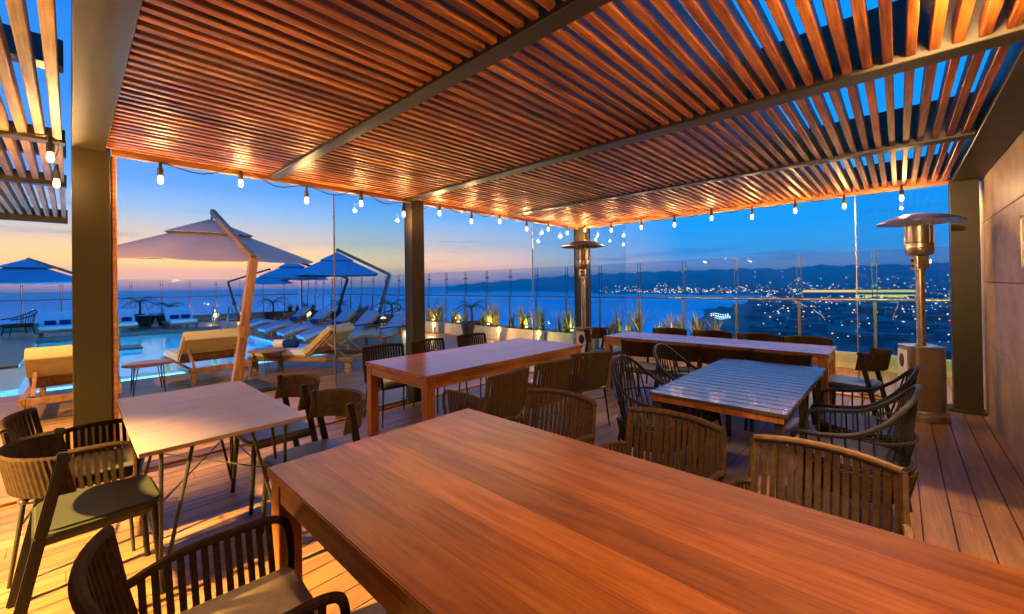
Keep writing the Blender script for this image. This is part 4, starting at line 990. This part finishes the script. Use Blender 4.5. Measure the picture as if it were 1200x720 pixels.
def palm(x, y, label, h=.7, trunk=.5, pot=(.36,.42), n=15, group='potted palms'):
    e = empty('potted_palm', (x, y, 0), 0, label, 'potted plant', group)
    m_ = MB(); r_, ph_ = pot; m_.lathe([(r_*.72,0),(r_,ph_),(r_*.93,ph_),(r_*.9,ph_-.04),(.01,ph_-.04)], 24); m_.build('pot', M_['tub'], e)
    m_ = MB(); m_.tube([(0,0,ph_-.06),(.02,.01,ph_+trunk*.5),(0,.02,ph_+trunk)], [.05,.035,.045], 10); m_.build('trunk', M_['trunk'], e)
    m_ = MB()
    for k in range(n):
        a = 2*math.pi*k/n+rp.uniform(-.2,.2); el = rp.uniform(.15,1.2); l = h*rp.uniform(.8,1.1); d = Vector((math.cos(a),math.sin(a),0)); s_ = Vector((-d.y,d.x,0))
        pts = [Vector((0,.02,ph_+trunk))+d*l*math.cos(el*.6)*f+Vector((0,0,l*(math.sin(el)*f-.75*f*f))) for f in [i/7 for i in range(8)]]
        m_.tube(pts, [.006]*8, 4)
        for i in range(1,8):
            for q in (-1,1):
                for u_ in (0,.5):
                    p = pts[i-1].lerp(pts[i], u_+.4); w = .16*h*(1-.09*i); tipp = p+s_*q*w+d*w*.6+Vector((0,0,-w*.45)); b_ = d*.012
                    m_.add([p-b_, p+b_, tipp], [(0,1,2)])
    m_.build('fronds', M_['leafdark'], e, ang=180)
palm(8.3, 9.45, 'small palm in a dark pot between the cream planters', .75, .45)
palm(2.0, 23.4, 'palm in a dark tub behind the white loungers, left of a pair', .8, .55, (.55,.5))
palm(2.95, 23.2, 'spiky palm in a dark tub behind the white loungers, right of a pair', .75, .3, (.5,.5))
palm(6.3, 20.8, 'palm in a dark pot behind the leaning wooden parasol pole', .8, .45, (.42,.45))
palm(8.2, 18.2, 'bushy palm in a dark pot beside the row of chaise longues', .75, .3, (.45,.45))
palm(8.35, 14.1, 'palm in a dark pot just left of the middle bronze post', .75, .45, (.4,.4))
planter(7.6, 21.0, 1.6, .5, .4, 'long black planter of dark leaves behind the chaise longues', 4, .5, M_['tub'], M_['leafdark'], 'black planters')
planter(8.35, 16.2, .5, 1.6, .4, 'long black planter of leaves along the railing behind the pale parasol arm', 4, .5, M_['tub'], M_['leaf'], 'black planters')
palm(-1.25, 2.35, 'leafy potted palm left of the dining tables', .55, .55, (.25,.35), 9)

# glowing ball lamps on the deck
for x, y, lab in ((5.55,22.6,'small glowing lamp on the deck left of the chaise longues'),(7.4,19.6,'small glowing lamp behind the middle chaise longue'),(7.6,13.4,'small glowing lamp behind the nearest chaise longue'),(8.0,12.4,'small glowing lamp by the cream planter near the middle post'),(7.85,10.75,'small glowing lamp in front of the palm between the cream planters'),(7.95,7.95,'small glowing lamp in front of the long cream planter by the glass edge'),(7.95,6.55,'small glowing lamp beside the tall grasses left of the far heater'),(4.45,22.3,'small glowing lamp beyond the pool ladder rail')):
    e = empty('deck_lamp', (x,y,0), 0, lab, 'lamp', 'glowing deck lamps')
    m_ = MB(); m_.lathe([(.07,0),(.08,.005),(.08,.25),(.06,.26)], 16); m_.build('stand', M_['cream'], e)
    m_ = MB(); m_.lathe([(.01,.262),(.08,.29),(.11,.36),(.08,.43),(.01,.46)], 16); m_.build('globe', emit('globe_glow', (1,.62,.25), 2.2), e, ang=80)
    pl_ = plight('deck_lamp_light', 'POINT', (-.16, 0, .36), 20 if x > 7.8 else 9, (1,.62,.22), size=.04); pl_.parent = e
    if x > 7.8: e.scale = (.6,.6,.85)
# lounge seats beyond the pool on the left, table
def lounge_chair():
    e = empty('lounge_chair', (0,0,0)); tag(e, 'lounge chair', 'chair')
    m_ = MB(); m_.prism(rrect(-.3,.35,-.32,.32,.1), .28, .40); m_.build('seat', M_['dark_cushion'], e, bev=.03)
    m_ = MB(); m_.tube(smooth_path([(.3,-.36,.56),(0,-.37,.60),(-.3,-.33,.72),(-.42,0,.86),(-.3,.33,.72),(0,.37,.60),(.3,.36,.56)],5), .022, 8)
    for i in range(15):
        a = R_(100+160*i/14); m_.tube([(.34*math.cos(a),.33*math.sin(a),.36),(.42*math.cos(a),.36*math.sin(a),.72+.12*-math.cos(a)-.06)], .008, 5)
    m_.build('backrest', M_['black'], e)
    for sx in (-1,1):
        for s in (-1,1):
            m_ = MB(); m_.tube([(sx*.25,s*.28,.28),(sx*.3,s*.33,0)], .016, 8); m_.build('leg', M_['black'], e)
    return e
lk2 = Kind(lounge_chair()); g = 'dark lounge chairs beyond the pool'
lk2.put(-1.25, 22.6, R_(200), 'dark wicker lounge chair left of the white loungers', g)
lk2.put(-2.3, 22.2, R_(20), 'dark wicker lounge chair cut by the left edge of the picture', g)
lk2.put(7.2, 14.6, R_(150), 'dark wicker lounge chair behind the two nearest chaise longues', g)
lk2.put(7.5, 12.9, R_(170), 'dark wicker lounge chair next to the middle bronze post', g)
e = empty('poolside_table', (2.2,22.0,0), 0, 'low round table with a white napkin between the white loungers', 'table')
m_ = MB(); m_.lathe([(.01,.50),(.40,.50),(.40,.53),(.01,.53)], 24); m_.build('tabletop', M_['blue_fab'], e)
m_ = MB(); m_.lathe([(.25,0),(.24,.02),(.03,.04),(.03,.499)], 16); m_.build('pedestal', M_['black'], e)
m_ = MB(); m_.lathe([(.001,.17),(.03,.09),(.055,0)][::-1], 8); o = m_.build('napkin', M_['towel']); o.location = (2.1,22.0,.531); tag(o, 'white folded napkin on the low round table beyond the pool', 'napkin')
# pool ladder rail
e = empty('pool_handrail', (3.75,18.6,0), 0, 'curved steel pool handrail at the far corner of the pool', 'handrail')
for s in (0,.5):
    m_ = MB(); m_.tube(smooth_path([(s,.75,0),(s,.72,.55),(s,.5,.80),(s,.25,.80),(s,-.15,.45),(s,-.5,.06),(s,-.55,-.5)],5), .022, 8); m_.build('rail', M_['rail'], e)
